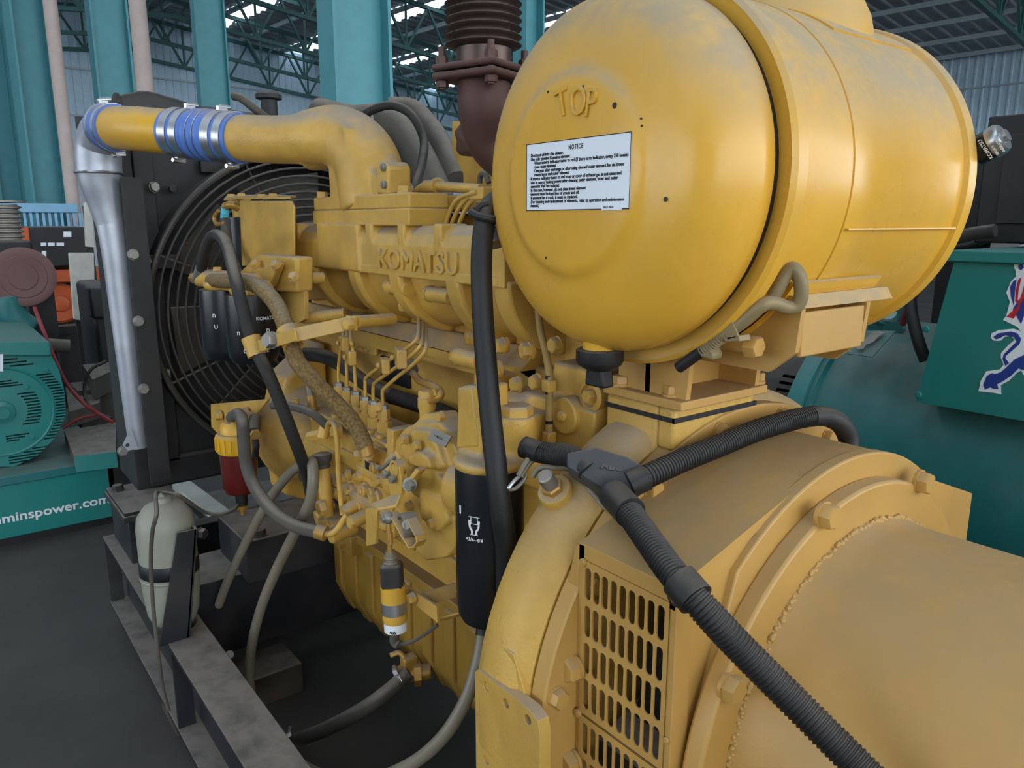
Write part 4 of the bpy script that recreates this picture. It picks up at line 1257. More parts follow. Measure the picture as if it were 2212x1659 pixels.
gv.prism3([(0.742, 1.3157, 0.9856), (0.742, 1.269, 1.0066), (0.742, 1.2344, 1.0009), (0.742, 1.2267, 0.9794), (0.742, 1.3168, 0.9657)], (1, 0, 0), .05)
gv.prism3([(0.752, 1.2902, 0.9165), (0.752, 1.1945, 0.9203), (0.752, 1.1826, 0.8814), (0.752, 1.2223, 0.8491), (0.752, 1.2932, 0.8558)], (1, 0, 0), .06)
gv.prism3([(0.765, 1.3386, 0.765), (0.765, 1.2916, 0.7589), (0.765, 1.2105, 0.7957), (0.765, 1.1761, 0.8324), (0.765, 1.1745, 0.8903), (0.765, 1.2695, 0.8501)], (1, 0, 0), .08)
gv.tubewall((.80, gy0 - .012, .945), (0, 1, 0), .058, .040, .06, 28)
gv.prism3([(0.785, 1.3491, 1.0395), (0.785, 1.3367, 1.0639), (0.785, 1.2681, 1.0775), (0.785, 1.255, 1.0593)], (1, 0, 0), .05)
gv.sphere((.82, gy1 - .01, .90), .075, 18, 12, (1, .6, 1.1))
part(gv, 'governor_housing', EY, ip, remesh=.0045, its=4)
for q in [(0.752, 1.3391, 1.0136), (0.752, 1.2892, 1.0115), (0.752, 1.335, 0.9169), (0.752, 1.3259, 0.8739), (0.752, 1.4476, 1.0601), (0.752, 1.2391, 0.8632), (0.752, 1.1969, 1.0904)]:
    bolt(ip, q, (-1, 0, 0), .018, EY)
q = V((0.752, 1.2066, 1.0465))
np_ = part(G().obox(q, (.05, .024, .003), (-.75, -.2, .6), (0, -1, 0)), 'name_plate', 'dull_steel', ip)
text('04 05 111', .008, 'ink_black', np_, q + V((-.002, .018, -.002)) + V((-.75, -.2, .6)) * .0016, (0, -1, 0), (0, 0, 1), 'stamped_text', extrude=.0002)
q = V((0.773, 1.5508, 0.9028))
np_ = part(G().obox(q, (.036, .03, .002), (-1, 0, 0), (0, -1, 0)), 'rating_plate', 'ink_black', ip)
text('BOSCH', .007, 'ink_white', np_, q + V((-.0015, .014, .004)), (0, -1, 0), UP, 'stamped_text', extrude=.0001)
part(G().box(PX - .006, PX + .004, (0.77, 1.6056, 0.9373)[1], (0.77, 1.6955, 0.9163)[1], (0.77, 1.6615, 0.8716)[2], (0.77, 1.6579, 0.9077)[2]), 'side_cover', EY, ip, bevel=.002)
part(G().prism3([(0.768, 1.4518, 1.0103), (0.768, 1.4228, 1.0114), (0.768, 1.4369, 0.7953), (0.768, 1.4623, 0.7981)], (1, 0, 0), .06), 'joint_flange', EY, ip, bevel=.003)
part(G().prism3([(0.77, 1.8226, 0.8867), (0.77, 1.4556, 0.8869), (0.77, 1.457, 0.8671), (0.77, 1.825, 0.8674)], (1, 0, 0), .02), 'side_rib', EY, ip, bevel=.004)
part(G().prism3([(0.76, 1.6636, 0.7698), (0.76, 1.4571, 0.7852), (0.76, 1.4583, 0.7683), (0.76, 1.6657, 0.75)], (1, 0, 0), .03), 'foot_rib', EY, ip, bevel=.004)
for q, s_ in zip([(0.766, 1.5684, 0.8363), (0.766, 1.5998, 0.8596), (0.766, 1.509, 0.8309), (0.766, 1.5395, 0.7912), (0.766, 1.6438, 0.8124), (0.766, 1.6883, 0.8298), (0.766, 1.4831, 0.8802), (0.766, 1.6224, 0.8009)], (.030, .024, .034, .030, .028, .024, .026, .022)):
    part(G().lathe(V(q) + V((.012, 0, 0)), (-1, .15, 0), [(s_ * .62, 0), (s_ * .62, .010), (s_ * .5, .014)], 20), 'boss', EY, ip)
    bolt(ip, V(q) - V((.001, 0, 0)), (-1, .15, 0), s_ * .7, EY)
# six delivery valve holders with their injection lines
elems = [(0.8, 1.7516, 1.0397), (0.8, 1.7049, 1.0362), (0.8, 1.6573, 1.0344), (0.8, 1.6094, 1.0298), (0.8, 1.5677, 1.0277), (0.8, 1.5208, 1.026)]
lines_top = [[(0.8, 1.7516, 1.0397), (0.8, 1.7516, 1.0892), (0.8, 1.7326, 1.1441), (0.8, 1.7197, 1.1686)] + [(0.86, 1.8387, 1.1912)], [(0.8, 1.7049, 1.0362), (0.8, 1.704, 1.0965), (0.8, 1.7013, 1.1482), (0.8, 1.699, 1.1711)] + [(0.86, 1.8197, 1.1907)], [(0.8, 1.6573, 1.0344), (0.8, 1.6608, 1.1031), (0.8, 1.6659, 1.1528), (0.8, 1.6737, 1.1742)] + [(0.86, 1.7984, 1.1894)],
             [(0.8, 1.6094, 1.0298), (0.8, 1.6076, 1.078), (0.8, 1.5991, 1.096), (0.8, 1.5329, 1.13), (0.8, 1.4458, 1.1714), (0.8, 1.3736, 1.2075)] + [(0.825, 1.4001, 1.2217)], [(0.8, 1.5677, 1.0277), (0.8, 1.5686, 1.0737), (0.8, 1.5535, 1.0925), (0.8, 1.4902, 1.1239), (0.8, 1.4064, 1.1668), (0.8, 1.3554, 1.1981)] + [(0.83, 1.3936, 1.2151)],
             [(0.8, 1.5208, 1.026), (0.8, 1.5241, 1.0706), (0.8, 1.51, 1.0859), (0.8, 1.4488, 1.1221), (0.8, 1.3779, 1.161), (0.8, 1.3337, 1.1933)] + [(0.835, 1.3852, 1.2087)]]
line_ends = [(.919, 1.960, 1.2155), (.928, 1.960, 1.2097), (.939, 1.960, 1.2038), (.890, 1.509, 1.2338), (.899, 1.508, 1.2269), (.909, 1.507, 1.2198)]
for k, e in enumerate(elems):
    e = V(e)
    hldr = part(G().lathe(V((e.x, e.y, ztp + .02)), (0, 0, 1), [(.022, 0), (.022, .012)], 20).hexa(V((e.x, e.y, ztp + .03)), (0, 0, 1), .029, e.z - ztp - .05, False), 'valve_holder', EY, ip)
    part(G().lathe(V((e.x, e.y, e.z - .02)), (0, 0, 1), [(.0115, 0), (.0115, .01)], 16).hexa(V((e.x, e.y, e.z - .014)), (0, 0, 1), .024, .026), 'union_nut', EY, hldr)
    part(G().hexa(V((e.x, e.y, e.z + .006)), (0, 0, 1), .022, .013), 'lock_nut', 'dull_steel', hldr)
    bolt(ip, (e.x - .022, e.y - .018, ztp + .024), (0, 0, 1), .016, EY)
for k, pts in enumerate(lines_top):
    ln = thing('injection_line', 'thin yellow steel injection line, ' + ('sixth', 'fifth', 'fourth', 'third', 'second', 'first')[k] + ' outlet counted from the governor', 'pipe', pts[0], 'six injection lines from the pump')
    pts = [V(p) for p in pts]
    end_ = [V(line_ends[k])]
    part(G().tube(pts + end_, .0042, 10), 'pipe', EY, ln)
def lineclip(p, u, label, s=1.0):
    p = V(p)
    c = thing('line_clip', label, 'clip', p, 'clips on the injection lines')
    u = V(u).normalized()
    part(G().obox(p, (.018 * s, .040 * s, .034 * s), (0, 0, 1), u), 'clip_block', EY, c, bevel=.003)
    plug(c, p + V((-.010 * s, .012 * s, 0)), (-1, .4, 0), .013, EY, 'screw')
lineclip((0.797, 1.7063, 1.1626), (1, -.2, .1), 'small yellow clip block upper on the three straight injection lines')
lineclip((0.797, 1.6715, 1.1334), (1, -.2, .1), 'small yellow clip block lower on the three straight injection lines')
lineclip((0.795, 1.4969, 1.1391), (1, -.4, .5), 'small yellow clip block nearer the pump on the bent injection lines')
lineclip((0.795, 1.4252, 1.1667), (1, -.4, .5), 'bigger yellow clip block higher up the bent injection lines', 1.2)
# feed pump on the side: priming plunger, banjo unions
fp = thing('priming_pump', 'yellow hand priming pump with flat grey knob', 'pump', (0.735, 1.7243, 0.6982))
p0 = V((0.735, 1.7154, 0.7502)); p1 = V((0.735, 1.7246, 0.8564)); dd = (p1 - p0).normalized()
part(G().cyl(p0 - dd * .05, p1, .0165, n=24), 'barrel', EY, fp)
part(G().lathe(p1, dd, [(.017, 0), (.0185, .004), (.0165, .008), (.0185, .012), (.022, .018), (.024, .024), (.024, .034), (.02, .036)], 28), 'knob', 'grey_hose', fp)
g = G().cyl(p0 - dd * .06, p0 - dd * .02, .024, n=6).box(p0.x - .01, p0.x + .06, p0.y - .05, p0.y + .05, p0.z - .06, p0.z - .015).cyl(p0 + V((-.01, .05, -.04)), p0 + V((.05, .04, -.03)), .022, n=16).cyl(p0 + V((-.02, -.055, -.05)), p0 + V((.05, -.05, -.04)), .02, n=16)
part(g, 'body', EY, fp, remesh=.004, its=2)
p = V((0.715, 1.5322, 0.7799)); part(G().cyl(p, p + V((.05, .0, .01)), .016, n=18).hexa(p + V((.004, 0, 0)), (-1, 0, 0), .026, .012), 'banjo_union', EY, fp)
p = V((0.725, 1.5969, 0.7774)); part(G().cyl(p, p + V((.05, 0, .02)), .018, n=18), 'banjo_union', EY, fp)
p = V((0.72, 1.6964, 0.7656)); part(G().hexa(p, (-1, 0, -.1), .034, .016), 'plug_nut', EY, fp)
for q in [(0.765, 1.522, 0.8419), (0.765, 1.5056, 0.9072), (0.765, 1.5569, 0.8375), (0.765, 1.7118, 0.7871), (0.765, 1.6401, 0.8548), (0.765, 1.5848, 0.789), (0.765, 1.6724, 0.7865), (0.765, 1.7433, 0.747)]:
    plug(ip, q, (-1, .2, 0), .028, EY)
part(G().cyl((0.745, 1.4972, 0.9457), (0.775, 1.5185, 0.9294), .016), 'banjo_union', EY, ip)
bolt(ip, (0.738, 1.5224, 0.9376), (-1, .5, 0), .024, EY)
part(G().lathe((0.76, 1.675, 0.9577), (-1, 0, .1), [(.018, 0), (.018, .015), (.012, .02)], 18), 'inspection_plug', EY, ip)
# short metal pipe with banjo at its upper end
sp = thing('feed_pipe', 'bent yellow fuel pipe running down the front of the pump', 'pipe', (0.73, 1.6314, 0.7654))
part(G().tube([(0.74, 1.7024, 0.9551), (0.735, 1.6779, 0.9796), (0.73, 1.6355, 0.9848), (0.728, 1.6209, 0.9413), (0.728, 1.6207, 0.8733), (0.73, 1.6197, 0.804), (0.73, 1.6133, 0.7687)], .0062, 12), 'pipe', EY, sp)
p = V((0.74, 1.7198, 0.9443)); a_ = V((0.725, 1.7765, 0.9271))
part(G().cyl(a_, p, .0125, n=6), 'union_bolt', EY, sp)
part(G().cyl(p + V((-.005, 0, -.01)), p + V((.005, 0, .02)), .0145, n=18), 'banjo', EY, sp)
ob = thing('overflow_union', 'yellow banjo union and bent pipe on top of the governor', 'union', (0.79, 1.315, 1.0801))
p = V((0.8, 1.3311, 1.0873))
part(G().lathe(p, (0, 0, 1), [(.016, -.035), (.016, -.02), (.019, -.012), (.019, .008), (.013, .012)], 20).hexa(p + V((0, 0, .008)), (0, 0, 1), .03, .016), 'union', EY, ob)
part(G().tube([(0.8, 1.3164, 1.0929), (0.8, 1.284, 1.1056), (0.81, 1.2961, 1.1145), (0.83, 1.3644, 1.1129), (0.85, 1.4399, 1.106), (0.87, 1.5018, 1.1105), (0.89, 1.5528, 1.1146)], .0085, 12), 'pipe', 'copper_gold', ob)
part(G().cyl((0.87, 1.5097, 1.1179), (0.88, 1.5391, 1.1276), .015), 'boot', 'grey_hose', ob)
part(G().obox((0.8, 1.2943, 1.1114), (.02, .018, .024), (0, -.8, .4), (1, 0, 0)), 'union_nut', 'copper_gold', ob, bevel=.003)

# governor levers and stop linkage
gl_ = thing('governor_lever', 'bent yellow control lever plate on the side of the governor', 'lever', (0.7, 1.3256, 0.8481))
g = G().prism3([(0.715, 1.3389, 0.9702), (0.715, 1.3026, 0.9717), (0.715, 1.2932, 0.9432), (0.715, 1.2987, 0.9124), (0.715, 1.3398, 0.8984), (0.715, 1.3523, 0.9169), (0.715, 1.3499, 0.9526)], (1, 0, 0), .009)
g.prism3([(0.715, 1.2985, 0.9164), (0.715, 1.3397, 0.9005), (0.69, 1.3853, 0.8745), (0.68, 1.333, 0.8826), (0.705, 1.3029, 0.8918)], (0, 0, -1), .006)
g.prism3([(0.685, 1.3997, 0.861), (0.685, 1.3447, 0.8798), (0.685, 1.3593, 0.7949), (0.685, 1.405, 0.7737)], (1, 0, 0), .007)
part(g, 'lever_plate', EY, gl_, bevel=.002)
part(G().tubewall(V((0.712, 1.3204, 0.9638)), (1, 0, 0), .017, .012, .02, 28), 'hub_ring', EY, gl_)
for q in [(0.708, 1.3453, 0.9453), (0.708, 1.3164, 0.9432)]:
    bolt(gl_, q, (-1, -.2, 0), .014, 'dull_steel')
part(G().bar((0.71, 1.3728, 0.9476), (0.72, 1.3298, 0.9833), .012, .007), 'small_link', 'dull_steel', gl_, bevel=.002)
bolt(gl_, (0.705, 1.3709, 0.9541), (-1, 0, .3), .010, 'dull_steel')
sl = thing('speed_lever', 'short grey-yellow speed lever clamped on the governor shaft', 'lever', (0.72, 1.2709, 0.9387))
part(G().bar((0.715, 1.2675, 0.9426), (0.725, 1.2329, 0.984), .022, .010), 'arm', EY, sl, bevel=.002)
part(G().cyl((0.705, 1.2443, 0.9522), (0.752, 1.3272, 0.92), .014), 'hub', 'dull_steel', sl)
bolt(sl, (0.702, 1.232, 0.9544), (-1, -.3, 0), .018, 'dull_steel')
yk = thing('stop_yoke', 'looped yellow stop lever yoke hanging below the governor', 'lever', (0.7, 1.2154, 0.8361))
loop = [(0.695, 1.2988, 0.8807), (0.695, 1.2734, 0.8682), (0.695, 1.2452, 0.8483), (0.695, 1.221, 0.8355), (0.695, 1.2014, 0.8433), (0.695, 1.1887, 0.8581), (0.695, 1.19, 0.867), (0.695, 1.2116, 0.8815), (0.695, 1.2216, 0.8905)]
g = G()
lp = [V(p) for p in loop]
for a_, b_ in zip(lp, lp[1:]): g.bar(a_, b_ + (b_ - a_).normalized() * .003, .0035, .022, (0, -.6, .8))
part(g, 'yoke', EY, yk, bevel=.001)
part(G().cyl((0.69, 1.2349, 0.877), (0.74, 1.2916, 0.8512), .009), 'pin', 'dull_steel', yk)
part(G().tubewall(V((0.72, 1.2532, 0.8646)), (-1, .2, 0), .026, .020, .03, 28), 'shaft_bush', 'dull_steel', yk)
rod = thing('stop_rod', 'thin steel pull rod between the yoke and the stop solenoid', 'rod', (0.685, 1.2974, 0.8015))
part(G().cyl((0.685, 1.2957, 0.797), (0.685, 1.2988, 0.8654), .0052, n=12), 'rod', 'copper_gold', rod)
part(G().cyl((0.685, 1.2963, 0.8168), (0.685, 1.2966, 0.8415), .0072, n=6), 'hex_adjuster', 'copper_gold', rod)
p = V((0.685, 1.2983, 0.8714)); part(G().sphere(p, .0125, 16, 10).cyl(p + V((-.014, 0, 0)), p + V((.012, 0, 0)), .006, n=12), 'rod_end', 'dull_steel', rod)
bolt(rod, (0.678, 1.2988, 0.872), (-1, 0, 0), .014, 'dull_steel')

# ================================================================ stop solenoid
so = thing('stop_solenoid', 'upright stop solenoid with black rubber boot and silver band', 'solenoid', (0.69, 1.287, 0.6254))
a_ = V((0.688, 1.2879, 0.6152)); b_ = V((0.688, 1.3007, 0.8045)); dd = (b_ - a_).normalized(); LL = (b_ - a_).length
def at(py): return a_ + dd * (LL * (1375 - py) / 190)
part(G().cyl(at(1222), at(1190), .0115, .0105, 18).torus(at(1214), dd, .0115, .003, 20, 6).torus(at(1203), dd, .0115, .003, 20, 6), 'bellows_neck', 'clear_tube', so)
g = G()
for (r_, y_) in ((.0, 0),): pass
g.obox((at(1215) + at(1268)) / 2, (.044, .044, (at(1215) - at(1268)).length), dd, (1, -.7, 0))
part(g, 'rubber_boot', 'dusty_rubber', so, bevel=.009, seg=3)
part(G().cyl(at(1335), at(1262), .0255, n=32), 'coil_case', 'pipe_yellow', so)
part(G().cyl(at(1322), at(1297), .0262, n=32), 'silver_band', 'steel', so)
part(G().cyl(at(1362), at(1334), .021, .0235, 32), 'lower_case', 'pipe_yellow', so)
part(G().cyl(at(1360), at(1342), .0236, n=32), 'white_sticker', 'label_white', so)
text('AUX', .008, 'ink_black', so, at(1356) + V((-.021, -.0125, 0)), (.5, -.86, 0), UP, 'printed_text', extrude=.0005, bold=.0002)
part(G().tube([at(1362), (0.69, 1.3004, 0.5982), (0.695, 1.2902, 0.5927)], .010, 12), 'cable_gland', 'grey_hose', so)
sw = thing('solenoid_wire', 'thin grey wire looping from the solenoid towards the filter', 'wire', (0.7, 1.2836, 0.594))
part(G().tube([(0.695, 1.2942, 0.5919), (0.71, 1.272, 0.6011), (0.74, 1.2605, 0.6147), (0.76, 1.243, 0.6367)], .0042, 8), 'wire', 'grey_hose', sw)
sb = thing('solenoid_bracket', 'yellow angle bracket beside the stop solenoid', 'bracket', (0.72, 1.203, 0.6882))
g = G().prism3([(0.725, 1.3092, 0.7088), (0.725, 1.3069, 0.6815), (0.725, 1.1856, 0.6792), (0.725, 1.1877, 0.713)], (1, 0, 0), .005)
g.prism3([(0.725, 1.1877, 0.713), (0.725, 1.1856, 0.6792), (0.74, 1.2048, 0.6666), (0.77, 1.1627, 0.689), (0.77, 1.1626, 0.6951), (0.735, 1.1964, 0.678)], (0, 0, 1), .004)
g.prism3([(0.73, 1.2635, 0.705), (0.8, 1.2322, 0.7218), (0.8, 1.233, 0.6904), (0.735, 1.2362, 0.6913)], (0, 1, 0), .005)
part(g, 'angle', EY, sb, bevel=.001)
bolt(sb, (0.72, 1.2708, 0.7001), (-1, 0, 0), .02, EY)

# ================================================================ fuel filters and heads at the front
def can(x, y, z0, z1, r, name, label, group=None):
    t = thing(name, label, 'filter', (x, y, z0), group)
    part(G().lathe((x, y, 0), (0, 0, 1), [(r * .6, z0 + .003), (r * .85, z0), (r * .95, z0 + .012), (r, z0 + .03), (r, z1 - .012), (r * .98, z1), (r * .6, z1)], 44), 'can', 'black_gloss', t)
    return t
def cantext(t, x, y, r, ang, z, s, body):
    w_ = V((-x, -y, 0)).normalized(); f_ = V((0, 0, 1)).cross(w_)
    d = w_ * math.cos(ang) + f_ * math.sin(ang)
    text(body, s, 'ink_white', t, V((x, y, z)) + d * (r + .0006), V((0, 0, 1)).cross(d), UP, 'printed_text', extrude=.0003, bold=.0002, align='CENTER', bend=r + .0006)
q = V((0.655, 1.933, 1.2736)); F1 = (.655, q.y)
z1 = q.z; z0 = V((0.655, 1.9677, 1.1037)).z
f1 = can(F1[0], F1[1], z0, z1, .063, 'fuel_filter', 'black fuel filter nearer the pump with white lettering')
cantext(f1, F1[0], F1[1], .063, .60, z1 - .06, .012, 'KOMATSU'); cantext(f1, F1[0], F1[1], .063, .62, z1 - .10, .026, 'B'); cantext(f1, F1[0], F1[1], .063, -.55, z1 - .095, .018, 'n'); cantext(f1, F1[0], F1[1], .063, .05, z1 - .09, .018, 'n'); cantext(f1, F1[0], F1[1], .063, .1, z1 - .14, .015, 'GENUINE')
q = V((0.65, 2.1098, 1.2734)); F2 = (.65, q.y + .02)
z1b = q.z; z0b = V((0.65, 2.1553, 1.0845)).z
f2 = can(F2[0], F2[1], z0b, z1b, .063, 'fuel_filter', 'black fuel filter farther along beside the fan guard')
cantext(f2, F2[0], F2[1], .063, -.45, z1b - .07, .02, 'n'); cantext(f2, F2[0], F2[1], .063, -.4, z1b - .10, .016, 'U')
fhd = thing('fuel_filter_manifold', 'yellow cast mount joining the two black fuel filters', 'filter mount', (.67, 2.05, z1))
g = G()
g.lathe((F1[0], F1[1], 0), (0, 0, 1), [(.045, z1 - .002), (.05, z1 + .008), (.05, z1 + .02)], 28)
g.lathe((F2[0], F2[1], 0), (0, 0, 1), [(.045, z1b - .002), (.05, z1b + .008), (.05, z1b + .02)], 28)
g.tube([V((0.64, 2.3014, 1.294)), V((0.65, 2.1717, 1.297)), V((0.66, 2.0122, 1.2974)), V((0.68, 1.9324, 1.299))], .026, 16)
g.box(.63, .70, F1[1] - .05, F2[1] + .06, z1, z1 + .035)
part(g, 'head', EY, fhd, remesh=.005, its=3)
part(G().cyl((0.64, 2.3671, 1.2903), (0.64, 2.3014, 1.294), .016, n=6), 'union_bolt', 'copper_gold', fhd)
g = G().prism3([(0.7, 2.1595, 1.312), (0.7, 1.992, 1.3679), (0.72, 1.7816, 1.3688), (0.72, 1.7943, 1.2833), (0.7, 1.993, 1.2751), (0.7, 2.1358, 1.2805)], (1, 0, 0), .045)
part(g, 'casting_arm', EY, fhd, bevel=.008, seg=3)
g = G().prism3([(0.69, 2.0263, 1.3132), (0.69, 1.8539, 1.356), (0.69, 1.8243, 1.3516), (0.69, 1.8901, 1.2919), (0.69, 1.9645, 1.2776)], (1, 0, 0), .02)
part(g, 'rib', EY, fhd, bevel=.004)
for q in [(0.69, 1.9754, 1.343), (0.69, 1.8342, 1.3468), (0.69, 1.9965, 1.3053), (0.69, 1.7255, 1.324)]:
    bolt(fhd, q, (-.6, -.3, .6), .02, EY)
bolt(fhd, (0.65, 2.1662, 1.3187), (0, 0, 1), .02, EY)
g = G().prism3([(0.74, 1.8425, 1.3684), (0.74, 1.789, 1.3625), (0.74, 1.8039, 1.2158), (0.74, 1.8675, 1.2012)], (0, 1, 0), .012)
g.prism3([(0.735, 1.9554, 1.2735), (0.735, 1.7822, 1.2856), (0.735, 1.7917, 1.2173), (0.735, 1.8281, 1.2045), (0.735, 1.8875, 1.2079)], (1, 0, 0), .012)
part(g, 'mount_plate', EY, fhd, bevel=.003)
for i, (a_, b_) in enumerate((((0.75, 1.8195, 1.3162), (0.8, 1.8181, 1.313)), ((0.75, 1.8337, 1.2155), (0.83, 1.7639, 1.2267)))):
    t = thing('spacer_tube', ('short yellow spacer tube behind the filter head', 'long yellow spacer tube under the manifold runners')[i], 'tube', a_)
    part(G().cyl(a_, b_, .0145, n=20), 'tube', EY, t)
# upper corrosion resistor with bracket
cr = can(.858, V((0.858, 2.5548, 1.4495)).y, V((0.858, 2.6124, 1.2672)).z, V((0.858, 2.5696, 1.4643)).z, .056, 'coolant_filter', 'black coolant filter half hidden by the tall yellow bracket')
cq_ = (0.858, 2.5548, 1.4495)
part(G().cyl((.858, cq_[1], (0.858, 2.5696, 1.4643)[2] - .004), (.858, cq_[1], (0.858, 2.6239, 1.5286)[2] + .003), .03, n=24), 'neck', EY, cr)
br = thing('filter_bracket', 'tall smooth yellow sheet bracket with bolts on its folded top', 'bracket', (0.8, 2.1845, 1.3461))
g = G().prism3([(0.785, 2.3486, 1.5113), (0.785, 1.958, 1.5032), (0.785, 1.9417, 1.4891), (0.785, 1.962, 1.3548), (0.785, 2.3739, 1.3187)], (1, 0, 0), .006)
part(g, 'sheet', EY, br, bevel=.002)
g = G().prism3([(0.77, 2.4515, 1.5132), (0.785, 2.3393, 1.5165), (0.785, 1.9573, 1.5078), (0.86, 2.1039, 1.5162), (0.86, 2.5609, 1.5315), (0.86, 2.7008, 1.532)], (0, 0, 1), .006)
part(g, 'folded_top', EY, br, bevel=.001)
for q in [(0.82, 2.5303, 1.5243), (0.82, 2.4343, 1.5234), (0.82, 2.2597, 1.5166), (0.82, 2.1722, 1.5158)]:
    bolt(br, q, (0, 0, 1), .022, EY)
vt = thing('shutoff_cock', 'small brass cock with cyan tape on the coolant filter', 'valve', (0.76, 2.4173, 1.4496))
part(G().cyl((0.76, 2.4234, 1.4606), (0.76, 2.4111, 1.4932), .012), 'taped_body', 'tape_cyan', vt)
part(G().tube([(0.76, 2.4105, 1.496), (0.77, 2.3804, 1.501), (0.79, 2.3808, 1.4904)], .012, 10), 'elbow', 'copper_gold', vt)
part(G().tube([(0.75, 2.3992, 1.4468), (0.745, 2.4552, 1.444), (0.745, 2.4731, 1.4635), (0.75, 2.4433, 1.484)], .006, 8), 'lever', 'copper_gold', vt)
vh = thing('coolant_hose', 'brown dusty hose dropping from the taped cock', 'hose', (0.74, 2.2881, 1.3173))
part(G().tube([(0.76, 2.4153, 1.4578), (0.755, 2.4019, 1.4291), (0.745, 2.3545, 1.3686), (0.735, 2.2794, 1.3245), (0.73, 2.2388, 1.2936)], .0145, 14), 'hose', 'grey_hose', vh)

# ================================================================ hoses
def hose(name, label, pts, r, m, cat='hose', n=16, part_name='hose'):
    t = thing(name, label, cat, min([V(p) for p in pts], key=lambda p: p.z))
    part(G().tube(pts, r, n), part_name, m, t)
    return t
t = hose('fuel_hose', 'black rubber hose arching over the fuel filters and down to the pump', [(0.63, 2.252, 1.3126), (0.625, 2.1901, 1.3634), (0.62, 2.1164, 1.4043), (0.618, 2.0361, 1.4174), (0.6, 1.911, 1.3951), (0.572, 1.7798, 1.326), (0.57, 1.7286, 1.2465), (0.578, 1.7049, 1.1805), (0.592, 1.6627, 1.1166), (0.62, 1.654, 1.0237), (0.65, 1.6678, 0.9387), (0.685, 1.7131, 0.8634), (0.72, 1.7825, 0.7952), (0.755, 1.861, 0.7333)], .0145, 'dusty_rubber')
part(G().cyl((0.632, 2.2924, 1.2896), (0.63, 2.2401, 1.3234), .0175), 'ferrule', 'dull_steel', t)
t = hose('braided_hose', 'braided fabric fuel hose from the filter head down to the pump', [(0.628, 2.148, 1.2956), (0.609, 1.9754, 1.3055), (0.606, 1.8471, 1.3121), (0.614, 1.7465, 1.3051), (0.622, 1.6731, 1.2737), (0.62, 1.6204, 1.2329), (0.622, 1.5981, 1.1896), (0.63, 1.5799, 1.1506), (0.655, 1.5572, 1.1102), (0.69, 1.5329, 1.0633), (0.72, 1.5083, 1.0165), (0.735, 1.487, 0.966)], .0185, 'braid_hose')
part(G().cyl((0.735, 1.4948, 0.9779), (0.738, 1.4813, 0.9455), .0165), 'end_fitting', 'copper_gold', t)
hb_ = thing('hose_bracket', 'flat yellow strap bracket with two P-clips holding the hoses', 'bracket', (0.6, 1.5106, 1.2075))
g = G().bar((0.575, 1.6607, 1.1832), (0.595, 1.4954, 1.227), .004, .026, (1, 0, 0)).bar((0.594, 1.5131, 1.2222), (0.72, 1.476, 1.2448), .004, .03, (1, 0, 0))
part(g, 'strap', EY, hb_, bevel=.001)
g = G().tubewall(V((0.62, 1.6089, 1.2219)), V((0.622, 1.5775, 1.1892)) - V((0.62, 1.6089, 1.2219)), .024, .0195, .045, 30)
part(g, 'hose_clip', EY, hb_)
a_, b_ = V((0.574, 1.7108, 1.1979)), V((0.581, 1.6942, 1.1574))
part(G().tubewall(a_, b_ - a_, .021, .0155, (b_ - a_).length, 30), 'hose_clip', EY, hb_)
bolt(hb_, (0.58, 1.5927, 1.2043), (-1, -.3, .1), .03, 'dull_steel')
part(G().obox((0.712, 1.4816, 1.2419), (.03, .032, .006), (-1, -.2, 0), (0, 0, 1)), 'end_tab', EY, hb_, bevel=.001)
bolt(hb_, (0.7, 1.4634, 1.2428), (-1, -.2, 0), .022, EY)
t = thing('spacer_tube', 'dusty spacer tube ending at the strap bracket tab', 'tube', (0.8, 1.4717, 1.244))
part(G().cyl((0.725, 1.4862, 1.2433), (0.84, 1.5388, 1.2344), .0135, n=20), 'tube', EY, t)
t = hose('clear_drain_tube', 'translucent grey tube looping from the pump to below the oil filter', [(0.735, 1.8566, 0.7967), (0.712, 1.7664, 0.8597), (0.688, 1.676, 0.8852), (0.676, 1.6663, 0.8083), (0.67, 1.7582, 0.6973), (0.65, 1.8518, 0.5685), (0.63, 1.9423, 0.4249), (0.615, 2.0102, 0.273), (0.605, 2.0163, 0.1574), (0.6, 1.9552, 0.09), (0.6, 1.8023, 0.0863), (0.61, 1.5773, 0.15), (0.635, 1.3981, 0.2257), (0.66, 1.227, 0.3569), (0.7, 1.1457, 0.4513), (0.74, 1.1136, 0.5387), (0.775, 1.1153, 0.6193), (0.8, 1.1325, 0.6772)], .0135, 'clear_tube')
part(G().cyl((0.79, 1.1219, 0.6585), (0.8, 1.1308, 0.6879), .0155), 'black_sleeve', 'black_rubber', t)
hose('open_drain_tube', 'open-ended translucent grey tube hanging over the mount beam', [(0.705, 1.7375, 0.8673), (0.706, 1.8007, 0.8461), (0.692, 1.8503, 0.8111), (0.67, 1.9259, 0.7334), (0.64, 2.0039, 0.6236), (0.61, 2.0722, 0.5114), (0.592, 2.1255, 0.4251), (0.582, 2.1768, 0.3458)], .0125, 'clear_tube')
t = hose('separator_hose', 'grey rubber hose looping from the water separator to the pump', [(0.645, 2.1274, 0.9158), (0.622, 1.9942, 0.9566), (0.6, 1.892, 0.9588), (0.592, 1.8689, 0.9077), (0.594, 1.8634, 0.8484), (0.6, 1.83, 0.8017), (0.61, 1.7439, 0.765), (0.635, 1.6793, 0.7441), (0.67, 1.6407, 0.7328), (0.685, 1.6224, 0.7292)], .0155, 'grey_hose')
part(G().tube([(0.678, 1.6326, 0.7311), (0.695, 1.6054, 0.7323), (0.705, 1.5873, 0.7485), (0.715, 1.5738, 0.7733), (0.722, 1.5652, 0.7857)], .008, 12), 'metal_end', EY, t)
